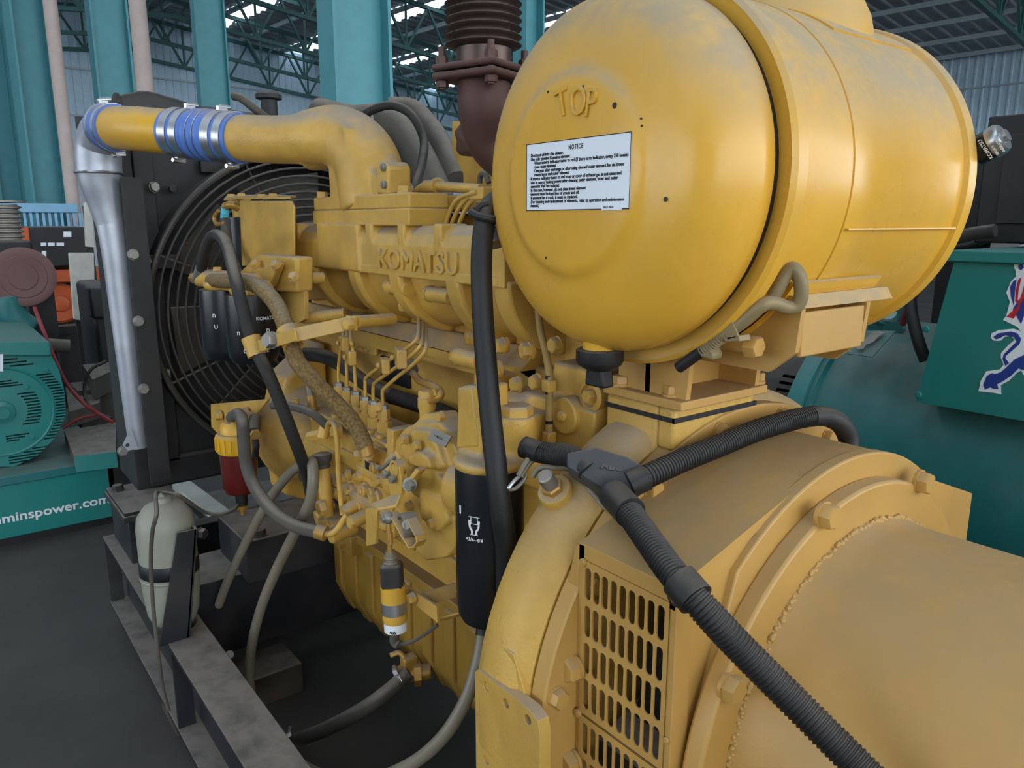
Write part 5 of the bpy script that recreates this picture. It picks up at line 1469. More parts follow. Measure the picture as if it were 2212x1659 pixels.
part(G().cyl((0.673, 1.6367, 0.7345), (0.688, 1.6186, 0.7297), .0185), 'crimp', 'copper_gold', t)
hose('return_hose', 'thin brown hose between the gear case and the pump top', [(0.7, 1.9466, 0.9768), (0.7, 1.8479, 0.9944), (0.71, 1.7537, 1.0004), (0.73, 1.7196, 0.9821), (0.75, 1.7086, 0.9544)], .0105, 'grey_hose')
t = thing('return_union', 'upright yellow union with fittings in front of the pump', 'union', (0.77, 1.8604, 0.9344))
part(G().cyl((0.765, 1.8376, 0.9524), (0.765, 1.8474, 1.0119), .012).cyl((0.765, 1.842, 0.9638), (0.765, 1.8425, 0.9822), .017, n=6), 'union', 'copper_gold', t)
part(G().tube([(0.765, 1.8482, 1.0056), (0.765, 1.8627, 1.0521), (0.77, 1.885, 1.0846), (0.78, 1.9694, 1.0964)], .009, 10), 'pipe', 'clear_tube', t)
hose('coolant_pipe', 'dusty black coolant hose crossing behind the injection pump', [(0.85, 2.0761, 1.081), (0.86, 1.9715, 1.0876), (0.895, 1.9314, 1.0637), (0.915, 1.8358, 1.0276), (0.928, 1.7083, 1.0108)], .020, 'dusty_rubber')
t = thing('wiring_conduit', 'ribbed black conduit behind the pump unions', 'conduit', (0.885, 1.3615, 1.0364))
part(G().corr([(0.928, 1.7204, 1.0123), (0.93, 1.5958, 1.0146), (0.93, 1.4899, 1.0168), (0.93, 1.4213, 1.0118)], .020, .0022, .006), 'conduit', 'black_rubber', t)
t = hose('pan_drain_hose', 'dusty grey hose lying between the drain valve and the skid beam', [(0.66, 1.8938, 0.0196), (0.67, 1.8009, 0.0846), (0.695, 1.6833, 0.1724), (0.74, 1.582, 0.2591), (0.81, 1.5651, 0.2949), (0.86, 1.5775, 0.3079), (0.875, 1.5747, 0.3167)], .019, 'grey_hose')
clamp(t, (0.845, 1.575, 0.3045), (.8, -.3, .3), .0195, .014, 1.3); clamp(t, (0.663, 1.8573, 0.0443), (.8, -.3, .3), .0195, .014, 1.3)

# ================================================================ water separator
ws = thing('water_separator', 'fuel water separator with yellow ring and dark red bowl', 'separator', (0.655, 2.1657, 0.6522))
sc_ = V((0.655, 2.1246, 0.8367)); sx_, sy_ = sc_.x, sc_.y
zz = lambda py_z: py_z
zr1, zr0, zb0 = V((0.655, 2.1167, 0.8723)).z, V((0.655, 2.1285, 0.8195)).z, V((0.655, 2.1546, 0.7021)).z
part(G().lathe((sx_, sy_, 0), (0, 0, 1), [(.022, zb0 - .012), (.040, zb0 - .004), (.048, zb0 + .012), (.0515, zr0), (.05, zr0 + .01)], 40), 'bowl', 'bowl_red', ws)
rg_ = part(G().lathe((sx_, sy_, 0), (0, 0, 1), [(.054, zr0 - .002), (.0575, zr0 + .004), (.0575, zr1 - .006), (.052, zr1), (.04, zr1 + .002)], 40), 'lock_ring', 'pipe_yellow', ws)
for k in range(20):
    a = 2 * math.pi * k / 20
    c = V((sx_ + .058 * math.cos(a), sy_ + .058 * math.sin(a), (zr0 + zr1) / 2 - .002))
    part(G().obox(c, (.004, .005, (zr1 - zr0) * .7), (0, 0, 1), (math.cos(a), math.sin(a), 0)), 'grip_rib', 'pipe_yellow', rg_)
part(G().lathe((sx_, sy_, 0), (0, 0, 1), [(.043, zr1), (.042, zr1 + .022), (.034, zr1 + .032), (.02, zr1 + .034)], 36), 'top_cap', 'pipe_yellow', ws)
part(G().lathe((sx_, sy_, 0), (0, 0, 1), [(.016, zb0 - .045), (.018, zb0 - .01)], 20), 'drain_stem', 'black_rubber', ws)
part(G().lathe((sx_, sy_, 0), (0, 0, 1), [(.006, zb0 - .075), (.006, zb0 - .06), (.015, zb0 - .058), (.015, zb0 - .045)], 12), 'drain_cock', 'copper_gold', ws)
g = G().prism3([(0.7, 2.5156, 0.873), (0.7, 1.9782, 0.9885), (0.7, 2.1196, 0.9047), (0.7, 2.1483, 0.8577), (0.7, 2.4751, 0.7856), (0.7, 2.5317, 0.7936)], (1, 0, 0), .008)
part(g, 'mount_plate', EY, ws, bevel=.002)
g = G().box(sx_ - .02, .70, sy_ - .03, sy_ + .03, zr1 + .02, zr1 + .055)
part(g, 'head', EY, ws, bevel=.005)
for q in [(0.692, 2.3921, 0.862), (0.692, 2.1389, 0.921)]:
    bolt(ws, q, (-1, 0, 0), .026, EY)
p = V((0.66, 2.0039, 0.9092)); part(G().cyl(p + V((.02, .03, .02)), p + V((-.0, -.012, -.008)), .016), 'outlet', 'grey_hose', ws)
part(G().hexa((0.65, 1.9511, 0.9071), (-.3, -1, -.2), .026, .008), 'outlet_bolt', 'copper_gold', ws)
part(G().tube([(0.65, 1.9545, 0.89), (0.65, 1.9547, 0.871), (0.65, 1.9673, 0.8424)], .009, 10), 'sensor_plug', 'black_rubber', ws)

# ================================================================ battery-style expansion bottle on the skid
bt = thing('expansion_bottle', 'white plastic expansion bottle with black band on the skid beam', 'bottle', (.465, 2.25, .352))
bq = V((0.447, 2.1231, 0.5591)); bx, by = .447, bq.y
zt_ = V((0.447, 2.0693, 0.712)).z
part(G().lathe((bx, by, 0), (0, 0, 1), [(r_ * .92, h_) for r_, h_ in [(.045, .365), (.062, .375), (.072, .40), (.080, .47), (.081, zt_ - .07), (.076, zt_ - .035), (.055, zt_ - .008), (.026, zt_ + .003), (.022, zt_ + .004)]], 48), 'bottle', 'bottle_white', bt)
part(G().lathe((bx, by, 0), (0, 0, 1), [(r_ * .92, h_) for r_, h_ in [(.0815, .515), (.083, .517), (.083, .552), (.0815, .554)]], 48), 'band', 'ink_black', bt)
part(G().lathe((bx, by, 0), (0, 0, 1), [(r_ * .92, h_) for r_, h_ in [(.0815, .503), (.0835, .506), (.0815, .509)]], 48, cap=False), 'seam', 'bottle_white', bt)
part(G().lathe((bx, by, 0), (0, 0, 1), [(r_ * .92, h_) for r_, h_ in [(.024, zt_), (.026, zt_ + .008), (.022, zt_ + .016), (.010, zt_ + .018), (.010, zt_ + .03)]], 24), 'cap', 'bottle_white', bt)
part(G().lathe((bx, by, 0), (0, 0, 1), [(r_ * .92, h_) for r_, h_ in [(.06, .35), (.06, .366)]], 24), 'base', 'skid_black', bt)
bb = thing('bottle_bracket', 'black triangular steel bracket clamping the white bottle', 'bracket', (0.5, 2.2887, 0.3055))
g = G().prism3([((0.3838, 2.03, 0.4386)[0], 2.03, .351), ((0.4573, 2.03, 0.4303)[0], 2.03, .351), (0.5017, 2.03, 0.6527), (0.455, 2.03, 0.6529)], (0, 1, 0), .006)
part(g, 'gusset', 'skid_black', bb)
qa, qb = ((0.4573, 2.03, 0.4303)[0], 2.03, .351), (0.5017, 2.03, 0.6527)
part(G().prism3([V(qa) - V((.004, 0, 0)), V(qb) - V((.004, 0, 0)), V(qb) + V((.004, 0, 0)), V(qa) + V((.004, 0, 0))], (0, 1, 0), .03), 'back_plate', 'skid_black', bb)
bolt(bb, (0.5149, 2.04, 0.6342), (.6, -1, 0), .026, 'black_steel')
capq = V((bx, by, zt_ + .028))
hose('bottle_overflow_tube', 'thin grey tube draping from the white bottle down past the skid', [capq, capq + V((-.02, -.02, .008)), (0.39, 1.9372, 0.7514), (0.378, 1.9451, 0.7036), (0.375, 1.9856, 0.6037), (0.372, 1.9944, 0.4994), (0.37, 1.9859, 0.4), (0.37, 1.9817, 0.3228), (0.372, 1.9821, 0.2549), (0.378, 1.9712, 0.1973)], .0052, 'grey_hose', 'tube', 10)
hose('bottle_feed_tube', 'thin grey tube sagging between the bottle and the water separator', [capq, (0.465, 2.0542, 0.7509), (0.49, 2.0593, 0.7284), (0.54, 2.091, 0.6741), (0.58, 2.0833, 0.6589), (0.62, 2.0884, 0.6628), (0.65, 2.1323, 0.6619)], .0052, 'grey_hose', 'tube', 10)

# ================================================================ top of engine: coolant hoses, injector lines
hose('radiator_hose', 'thick dusty grey coolant hose curving down behind the intake elbow', [(1.2296, 2.75, 1.8356), (1.2828, 2.6, 1.7978), (1.3372, 2.48, 1.7902), (1.3781, 2.38, 1.7266), (1.3815, 2.27, 1.6149), (1.3806, 2.2, 1.5237), (1.3715, 2.16, 1.4495)], .055, 'grey_hose', n=24)
hose('vent_hose', 'black vent hose arching over the thick coolant hose', [(1.1511, 2.3, 1.7672), (1.1905, 2.25, 1.794), (1.228, 2.2, 1.8012), (1.2634, 2.15, 1.769), (1.2724, 2.1, 1.6975), (1.2355, 2.05, 1.6252), (1.1817, 2.0, 1.555), (1.1591, 1.98, 1.5019)], .0135, 'dusty_rubber')
hose('upper_hose', 'pale grey coolant hose farther behind with blue stripes', [(1.5144, 2.75, 1.8737), (1.5871, 2.7, 1.8675), (1.6068, 2.6, 1.7919), (1.603, 2.5, 1.7009), (1.5864, 2.4, 1.5968)], .045, 'grey_hose', n=22)
hose('top_conduit', 'dusty conduit clipped along the radiator top', [(0.9575, 2.85, 1.8814), (0.9712, 2.82, 1.8729), (1.0105, 2.8, 1.8388), (1.058, 2.8, 1.8068), (1.0909, 2.8, 1.7935)], .014, 'grey_hose')
hose('fan_tie_loop', 'tan cable tie looped round the thick coolant hose', [(1.2736, 2.44, 1.8201), (1.2614, 2.4, 1.7768), (1.265, 2.39, 1.7425), (1.2974, 2.42, 1.7248)], .004, 'clear_tube', 'tie', 8)
ls = thing('leak_off_pipe', 'yellow steel pipe with bracket running over the cylinder head', 'pipe', (0.98, 1.657, 1.4826))
part(G().tube([(0.975, 1.676, 1.4629), (0.975, 1.6628, 1.5045), (0.975, 1.6249, 1.5272), (0.98, 1.5807, 1.5321), (0.99, 1.4982, 1.5265), (1.0, 1.4128, 1.5209)], .0115, 14), 'pipe', EY, ls)
part(G().cyl((0.972, 1.5987, 1.5294), (0.98, 1.5605, 1.5304), .0165), 'pipe_clamp', EY, ls)
part(G().tube([(1.05, 1.8539, 1.5484), (1.05, 1.8266, 1.5545), (1.04, 1.7838, 1.5374), (1.03, 1.7583, 1.5191)], .006, 8), 'small_pipe', EY, ls)
part(G().tube([(1.02, 1.6666, 1.5385), (1.02, 1.6236, 1.5498), (1.02, 1.5831, 1.5354)], .006, 8), 'small_pipe', EY, ls)
part(G().tube([(1.0, 1.4198, 1.5241), (1.0, 1.4159, 1.5484), (1.0, 1.3985, 1.5515), (1.0, 1.3851, 1.5326)], .006, 8), 'small_pipe', 'grey_hose', ls)
rc = thing('rocker_box', 'low yellow rocker box with hex bolt behind the manifold', 'cover', (0.98, 1.5326, 1.4757))
part(G().prism3([(0.985, 1.6532, 1.5099), (0.985, 1.4723, 1.5104), (0.985, 1.3579, 1.5025), (0.985, 1.3581, 1.4767), (0.985, 1.6484, 1.4749)], (1, 0, 0), .1), 'box', EY, rc, bevel=.004)
bolt(rc, (0.982, 1.5956, 1.4988), (-1, 0, 0), .034, EY); bolt(rc, (0.96, 1.505, 1.4803), (0, 0, 1), .022, EY); bolt(rc, (0.96, 1.3912, 1.4788), (0, 0, 1), .022, EY)
part(G().box(.93, 1.0, (0.95, 1.3095, 1.5099)[1], (0.95, 1.359, 1.5113)[1], (0.95, 1.3425, 1.4949)[2], (0.95, 1.3421, 1.5201)[2]), 'pipe_block', EY, rc, bevel=.003)
for pts, l_ in zip(([(0.93, 1.4497, 1.4467), (0.93, 1.4266, 1.479), (0.93, 1.3956, 1.4996), (0.93, 1.3304, 1.51)], [(0.935, 1.4334, 1.4467), (0.935, 1.4072, 1.4768), (0.935, 1.3751, 1.4973), (0.935, 1.3277, 1.5073)], [(0.94, 1.4119, 1.4468), (0.94, 1.39, 1.4738), (0.94, 1.3619, 1.4933), (0.94, 1.3249, 1.5036)]), ('nearest the elbow flange', 'in the middle of three', 'nearest the breather hose')):
    ln = thing('injector_pipe', 'thin yellow injector pipe behind the manifold, ' + l_, 'pipe', pts[0], 'three injector pipes behind the manifold')
    part(G().tube(pts, .0048, 10), 'pipe', EY, ln)

# ================================================================ wiring conduits over the adapter
CB = 'black_rubber'
tj = thing('conduit_tee', 'black plastic conduit tee box with raised square mark', 'tee', (0.7454, 0.74, 1.089))
tc_ = V((0.7666, 0.765, 1.0812))
tp = [(0.7358, 0.79, 1.1022), (0.7604, 0.775, 1.1075), (0.7784, 0.75, 1.1005), (0.7851, 0.735, 1.0947), (0.7844, 0.73, 1.08), (0.7682, 0.745, 1.0631), (0.7592, 0.755, 1.0664), (0.7362, 0.79, 1.0879)]
tn = V((-.55, -.35, .75)).normalized()
tm_ = sum((V(p) for p in tp), V((0, 0, 0))) / len(tp)
tp = [tm_ + (V(p) - tm_) * 1.5 + tn * .018 for p in tp]
g = G().prism3([V(p) for p in tp], -tn, .028)
part(g, 'box', 'grey_plastic', tj, bevel=.003)
e1 = (V((0.7851, 0.735, 1.0947)) - V((0.7358, 0.79, 1.1022))).normalized(); e2 = tn.cross(e1)
text('ABC', .016, 'grey_plastic', tj, tm_ + tn * .0185 - e1 * .012, e1, e2, 'raised_mark', extrude=.0012, bold=.0003)
t = thing('wiring_conduit', 'short ribbed black conduit from the oil filter to the tee', 'conduit', (0.731, 0.9, 1.0901))
part(G().corr([(0.7282, 0.92, 1.101), (0.7362, 0.895, 1.0979), (0.7435, 0.87, 1.0988), (0.7461, 0.83, 1.1045), (0.7396, 0.79, 1.0993), (0.7396, 0.78, 1.0948)], .0175, .0018, .0052, 20), 'conduit', CB, t)
part(G().cyl((0.7317, 0.915, 1.1008), (0.7373, 0.885, 1.0978), .0168), 'plain_sleeve', CB, t)
t = thing('wiring_conduit', 'ribbed black conduit arching from the tee over the adapter drum', 'conduit', (0.9873, 0.7, 1.1173))
part(G().corr([(0.7695, 0.725, 1.0846), (0.7913, 0.712, 1.0954), (0.8623, 0.705, 1.1083), (0.9414, 0.7, 1.118), (1.027, 0.695, 1.1282), (1.1211, 0.69, 1.1318), (1.1706, 0.685, 1.1307)], .0175, .0018, .0052, 20), 'conduit', CB, t)
part(G().tube([(1.1555, 0.686, 1.1312), (1.1955, 0.68, 1.1262), (1.2243, 0.67, 1.1115), (1.2454, 0.665, 1.0842), (1.245, 0.66, 1.052)], .0172, 18), 'plain_end', CB, t)
part(G().cyl((0.7676, 0.725, 1.0843), (0.7886, 0.713, 1.0943), .0195), 'socket', CB, t)
t = thing('wiring_conduit', 'ribbed black conduit running down past the grille along the alternator', 'conduit', (0.74, 0.4396, 0.913))
part(G().corr([(0.74, 0.7293, 1.0739), (0.725, 0.6901, 1.0687), (0.695, 0.6213, 1.055), (0.672, 0.5659, 1.0426), (0.662, 0.5286, 1.0324), (0.668, 0.5022, 1.0125), (0.69, 0.4715, 0.9754), (0.715, 0.4248, 0.9312), (0.73, 0.3802, 0.8977), (0.74, 0.3355, 0.8691), (0.745, 0.2395, 0.8236), (0.74, 0.114, 0.7961)], .0185, .0019, .0056, 20), 'conduit', CB, t)
part(G().cyl((0.74, 0.7293, 1.0739), (0.72, 0.6766, 1.0674), .022), 'socket', CB, t)
part(G().cyl((0.666, 0.5455, 1.0379), (0.664, 0.5169, 1.0243), .0225), 'collar', CB, t)
part(G().torus((0.678, 0.5569, 1.0082), (-1, 0, 0), .012, .003, 20, 6), 'clip_ring', CB, t)
bolt(ad, (0.683, 0.5618, 1.0052), (-1, 0, 0), .013, AD)
t = hose('grille_cable', 'pale grey twin cable running under the conduit to the grille', [(0.715, 0.88, 1.0644), (0.7246, 0.875, 1.0773), (0.7417, 0.862, 1.0788), (.768, .8468, 1.073), (.7585, .803, 1.0615), (.7595, .766, 1.0395), (.756, .740, 1.0395), (.7355, .693, 1.0325), (.7185, .6346, 1.027), (.704, .5975, 1.0225)], .0045, 'clear_tube', 'cable', 10)
part(G().tube([(.772, .826, 1.0735), (.772, .790, 1.0655), (.768, .762, 1.0495), (.767, .738, 1.0445), (.746, .676, 1.0375)], .0045, 10), 'second_core', 'dusty_rubber', t)
t = thing('wire_clip', 'grey wire ends with a metal clip hanging by the conduit', 'clip', (0.6942, 0.9, 1.0445))
part(G().tube([(0.7329, 0.9, 1.0859), (0.7171, 0.9, 1.0723), (0.7079, 0.9, 1.0605)], .0045, 8).tube([(0.7244, 0.9, 1.0891), (0.7125, 0.9, 1.0762), (0.7033, 0.9, 1.063)], .0045, 8), 'wire', 'clear_tube', t)
part(G().tube([(0.7125, 0.9, 1.0656), (0.6942, 0.9, 1.0558), (0.6843, 0.9, 1.0466), (0.696, 0.9, 1.0433), (0.7107, 0.9, 1.0508), (0.7181, 0.9, 1.0599)], .0032, 8), 'clip_loop', 'steel', t)

# ================================================================ teal generator standing to the right
TP, TD = 'teal_panel', 'teal_dull'
GXc, GZc, GR = 2.80, .60, .52
ge = thing('teal_alternator', 'big teal alternator barrel behind the yellow adapter', 'alternator', (GXc, .6, .08))
gyl = (2.33, 1.4767, 0.8707)[1]
part(G().lathe((GXc, gyl, GZc), (0, -1, 0), [(GR - .03, 0), (GR - .005, .01), (GR, .05), (GR, .075), (GR - .02, .08), (GR - .02, 2.6)], 72), 'barrel', TD, ge)
part(G().tubewall((GXc, gyl + .002, GZc), (0, -1, 0), GR + .012, GR - .03, .06, 72), 'end_ring', 'teal_paint', ge)
part(G().box(GXc - .3, GXc + .3, gyl - 2.2, gyl - .2, .0, .2), 'foot', TD, ge, bevel=.01)
# lifting eye
p = V((2.66, 1.3186, 1.1182)); 
part(G().torus(p + V((0, 0, .03)), (-1, -.3, 0), .045, .016, 28, 8).box(p.x - .015, p.x + .015, p.y - .06, p.y + .06, p.z - .08, p.z - .005), 'lifting_eye', TD, ge)
st = part(G().prism3([(2.452, 1.2959, 1.0978), (2.452, 1.1835, 1.1088), (2.352, 1.2005, 1.0332), (2.352, 1.285, 1.0321)], (-.7, 0, .7), .003), 'sticker', 'teal_dull', ge)
g = G()
def poly(plist, off, x, t=.0012):
    return [(x - off, p[1], p[2]) for p in plist]
lp_ = [(2.36, 1.2598, 1.0497), (2.375, 1.2605, 1.0678), (2.39, 1.248, 1.0784), (2.42, 1.2426, 1.0959), (2.43, 1.2257, 1.1029), (2.43, 1.2072, 1.0991), (2.41, 1.2138, 1.0881), (2.39, 1.2198, 1.0714), (2.375, 1.2352, 1.0619), (2.36, 1.2352, 1.05), (2.355, 1.2476, 1.0473)]
part(G().prism3([V(p) + V((-.004, 0, .004)) for p in lp_], (-.7, 0, .7), .002), 'sticker_lion', 'dull_steel', st)
# dark coupling guard in front of the barrel
cg = thing('coupling_guard', 'dark grey slotted coupling guard between the stand and teal barrel', 'guard', (GXc, gyl + .18, .1))
dg_ = part(G().lathe((GXc, gyl, GZc), (0, 1, 0), [(GR - .04, 0), (GR - .04, .5)], 56), 'drum', 'dark_engine', cg)
for k in range(4):
    a = R(140 + k * 3.4)
    cut(dg_, G().obox((GXc + (GR - .04) * math.cos(a), gyl + .06, GZc + (GR - .04) * math.sin(a)), (.012, .055, .05), (math.cos(a), 0, math.sin(a)), (math.sin(a), 0, -math.cos(a))))
tx = thing('terminal_box', 'teal terminal box with blue and red lion emblem on the big alternator', 'box', (2.55, .6, .92))
c0, c1 = (2.3, 1.0315, 0.9285), (2.3, 0.9809, 1.3737)
zb_, zt2 = c0[2], c1[2]
yl = c0[1] 
arc_ = [(GXc + (GR - .022) * math.cos(R(t_)), GZc + (GR - .022) * math.sin(R(t_))) for t_ in range(72, 138, 6)]
gx_ = GXc - math.sqrt((GR - .022) ** 2 - (zb_ - GZc) ** 2)
gc = G().prism([(2.3, zb_), (2.3, zt2 - .03), (2.95, zt2 - .03)] + arc_ + [(gx_, zb_)], 'y', .05, 1.0)
yt_ = (2.3, 0.9695, 1.3485)[1]
for v_ in gc.v:
    if v_.y > .5: v_.y = c0[1] + (yt_ - c0[1]) * (v_.z - zb_) / (zt2 - .03 - zb_)
part(gc, 'case', TP, tx)
part(G().box(2.285, 2.96, .04, c1[1] + .008, zt2 - .032, zt2), 'lid', TP, tx, bevel=.004)
for q in [(2.299, 1.0238, 1.1464), (2.299, 1.024, 0.9511)]:
    plug(tx, q, (-1, 0, 0), .02, TP, 'screw')
def Z(a, b): return None
em = part(G().prism3([(2.2995, 0.8184, 1.3433), (2.2995, 0.81, 1.346), (2.2995, 0.8015, 1.3476), (2.2995, 0.7939, 1.3383), (2.2995, 0.7894, 1.3193), (2.2995, 0.7743, 1.3177), (2.2995, 0.7591, 1.2971), (2.2995, 0.7568, 1.2614), (2.2995, 0.7434, 1.2384), (2.2995, 0.7286, 1.2206), (2.2995, 0.7292, 1.1917), (2.2995, 0.7419, 1.1758), (2.2995, 0.7206, 1.1564), (2.2995, 0.7045, 1.1439), (2.2995, 0.71, 1.1214), (2.2995, 0.7297, 1.1285), (2.2995, 0.7441, 1.1414), (2.2995, 0.7417, 1.1049), (2.2995, 0.7267, 1.0701), (2.2995, 0.7104, 1.0406), (2.2995, 0.7091, 1.0136), (2.2995, 0.7303, 1.0123), (2.2995, 0.739, 1.0308), (2.2995, 0.7502, 1.0515), (2.2995, 0.7612, 1.0523), (2.2995, 0.7691, 1.0636), (2.2995, 0.779, 1.0545), (2.2995, 0.7941, 1.0318), (2.2995, 0.8126, 1.0159), (2.2995, 0.8085, 0.9909), (2.2995, 0.8236, 0.9921), (2.2995, 0.8656, 0.9899), (2.2995, 0.8632, 1.0205), (2.2995, 0.8523, 1.0483), (2.2995, 0.82, 1.0584), (2.2995, 0.8125, 1.0723), (2.2995, 0.8216, 1.0913), (2.2995, 0.822, 1.104), (2.2995, 0.8058, 1.1288), (2.2995, 0.7941, 1.1427), (2.2995, 0.8041, 1.1516), (2.2995, 0.8192, 1.1473), (2.2995, 0.8269, 1.1363), (2.2995, 0.8427, 1.1344), (2.2995, 0.8527, 1.1408), (2.2995, 0.8519, 1.1536), (2.2995, 0.8348, 1.1644), (2.2995, 0.7999, 1.172), (2.2995, 0.7816, 1.1665), (2.2995, 0.7918, 1.1778), (2.2995, 0.828, 1.1927), (2.2995, 0.8216, 1.2045), (2.2995, 0.8172, 1.2421), (2.2995, 0.8289, 1.2658), (2.2995, 0.8214, 1.2958), (2.2995, 0.8101, 1.311), (2.2995, 0.814, 1.3253), (2.2995, 0.8195, 1.3348)], (-1, 0, 0), .0012), 'lion_emblem', 'label_white', tx, label='rampant lion emblem in white, blue and red', smooth=False)
for nm, m_, pl in (('blue_patch', 'lion_blue', [(2.298, 0.8492, 0.9969), (2.298, 0.8553, 1.0089), (2.298, 0.8491, 1.036), (2.298, 0.8386, 1.0454), (2.298, 0.8292, 1.0443), (2.298, 0.8163, 1.0515), (2.298, 0.8025, 1.0688), (2.298, 0.7874, 1.0912), (2.298, 0.7651, 1.1068), (2.298, 0.7466, 1.1142), (2.298, 0.7445, 1.0799), (2.298, 0.7622, 1.0648), (2.298, 0.7757, 1.0678), (2.298, 0.7907, 1.0453), (2.298, 0.8088, 1.027), (2.298, 0.8214, 1.0172), (2.298, 0.8165, 1.0052), (2.298, 0.8289, 1.003), (2.298, 0.8364, 1.0069)]),
                   ('blue_patch', 'lion_blue', [(2.298, 0.8456, 1.1443), (2.298, 0.8355, 1.1556), (2.298, 0.805, 1.164), (2.298, 0.7892, 1.1609), (2.298, 0.7787, 1.1472), (2.298, 0.7813, 1.132), (2.298, 0.7947, 1.1153), (2.298, 0.8083, 1.0984), (2.298, 0.8096, 1.0906), (2.298, 0.7993, 1.0794), (2.298, 0.8072, 1.0707), (2.298, 0.816, 1.0872), (2.298, 0.8153, 1.1), (2.298, 0.8, 1.1222), (2.298, 0.7887, 1.1386), (2.298, 0.7967, 1.1501), (2.298, 0.8171, 1.1527), (2.298, 0.8295, 1.1437), (2.298, 0.8381, 1.1389)]),
                   ('blue_patch', 'lion_blue', [(2.298, 0.8213, 1.2812), (2.298, 0.8146, 1.2987), (2.298, 0.8084, 1.3015), (2.298, 0.8086, 1.2674), (2.298, 0.8067, 1.2332), (2.298, 0.8162, 1.257)]), ('blue_patch', 'lion_blue', [(2.298, 0.8077, 1.2233), (2.298, 0.7976, 1.2486), (2.298, 0.7837, 1.2594), (2.298, 0.7784, 1.2161), (2.298, 0.7835, 1.1862), (2.298, 0.7914, 1.1977)]),
                   ('blue_patch', 'lion_blue', [(2.298, 0.8087, 1.3401), (2.298, 0.8004, 1.3429), (2.298, 0.7949, 1.3335), (2.298, 0.8005, 1.326), (2.298, 0.8075, 1.3305)]), ('blue_patch', 'lion_blue', [(2.298, 0.785, 1.3052), (2.298, 0.7696, 1.3013), (2.298, 0.7626, 1.261), (2.298, 0.7737, 1.265)]),
                   ('red_stripe', 'lion_red', [(2.2978, 0.804, 1.3017), (2.2978, 0.7973, 1.3093), (2.2978, 0.8002, 1.2704), (2.2978, 0.7985, 1.2388), (2.2978, 0.8048, 1.2456), (2.2978, 0.8062, 1.2749)]), ('red_stripe', 'lion_red', [(2.2978, 0.7878, 1.293), (2.2978, 0.7844, 1.3004), (2.2978, 0.7837, 1.2594), (2.2978, 0.7933, 1.2319), (2.2978, 0.7985, 1.2388), (2.2978, 0.7923, 1.2588)]),
                   ('red_stripe', 'lion_red', [(2.2978, 0.8207, 1.2023), (2.2978, 0.7958, 1.2341), (2.2978, 0.7909, 1.2296), (2.2978, 0.8025, 1.1991)])):
    part(G().prism3(pl, (-1, 0, 0), .0008), nm, m_, em, smooth=False)
# black cabinet and air cleaner drum of the set behind
bcx = thing('black_cabinet', 'dark black equipment cabinet above the teal terminal box', 'cabinet', (3.1, .9, 1.38))
a_ = (2.7, 1.0881, 1.7704); b_ = (2.7, 1.0429, 1.3851)
part(G().box(2.7, 3.3, .1, a_[1], b_[2], a_[2]), 'case', 'dark_engine', bcx, bevel=.006)
part(G().box(2.69, 2.70, .2, a_[1] - .06, b_[2] + .06, a_[2] - .06), 'door', 'dark_engine', bcx, bevel=.002)
bd2 = thing('black_drum', 'black drum behind the yellow air cleaner rim', 'drum', (2.9, 1.1611, 1.4184))
c = V((3.5, 1.4432, 1.5433))
part(G().cyl((3.4, c.y, c.z), (3.95, c.y, c.z), .20, n=40).torus((3.4, c.y, c.z), (1, 0, 0), .195, .012, 40, 8), 'drum', 'dark_engine', bd2)
part(G().box(3.5, 3.8, c.y - .1, c.y + .1, 0, c.z - .1), 'saddle', 'dark_engine', bd2)
hose('generator_cable', 'braided dark cable lying over the teal box lid', [(2.6, 1.106, 1.3997), (2.6, 1.0534, 1.4146), (2.6, 0.9895, 1.4249)], .02, 'dusty_rubber', 'cable')
hose('generator_lead', 'black lead dropping between the terminal box and barrel', [(2.5, 1.1788, 1.2477), (2.45, 1.1391, 1.1664), (2.42, 1.0952, 1.0868), (2.42, 1.0685, 1.0327)], .018, 'black_rubber', 'cable')
hose('red_lead', 'red lead behind the terminal box', [(2.6, 1.1961, 1.2415), (2.6, 1.2255, 1.1629), (2.62, 1.2454, 1.1127)], .012, 'red_wire', 'cable', 10)

# ================================================================ generating set beyond on the left
SY = 4.0
sg = thing('teal_skid', 'teal skid end beam with white web address of the far generator', 'skid', (.0, SY + .6, .02))
x1 = (0.6102, 4.0, 0.0303)[0]
part(G().box(-1.2, x1, SY, SY + 1.6, .04, .29), 'beam', 'teal_panel', sg, bevel=.004)
part(G().box(-1.2, x1, SY - .01, SY + 1.6, .29, .33), 'top_lip', 'teal_dull', sg, bevel=.003)
part(G().box(-1.2, x1, SY + .03, SY + 1.5, .0, .04), 'runner', 'ink_black', sg)
tm = text_mesh('minspower.com', .06, 'ink_white')
wv = max(v_.co.x for v_ in tm.vertices); full = text_mesh('cumminspower.com', .06, 'ink_white'); fwv = max(v_.co.x for v_ in full.vertices)
xe_ = (0.601, 4.0, 0.1042)[0]; xs_ = (0.1612, 4.0, 0.1508)[0]
sxs = (xe_ - xs_) / wv
text('cumminspower.com', .06, 'ink_white', sg, (xe_ - fwv * sxs, SY - .0015, (0.3724, 4.0, 0.1159)[2]), (1, 0, 0), UP, 'web_address', extrude=.0008, bold=.0012, sx=sxs)
ta = thing('louvred_alternator', 'teal alternator end with rows of dark louvre slots', 'alternator', (.15, 4.5, .33))
ac_ = V((0.2294, 4.15, 0.5951))
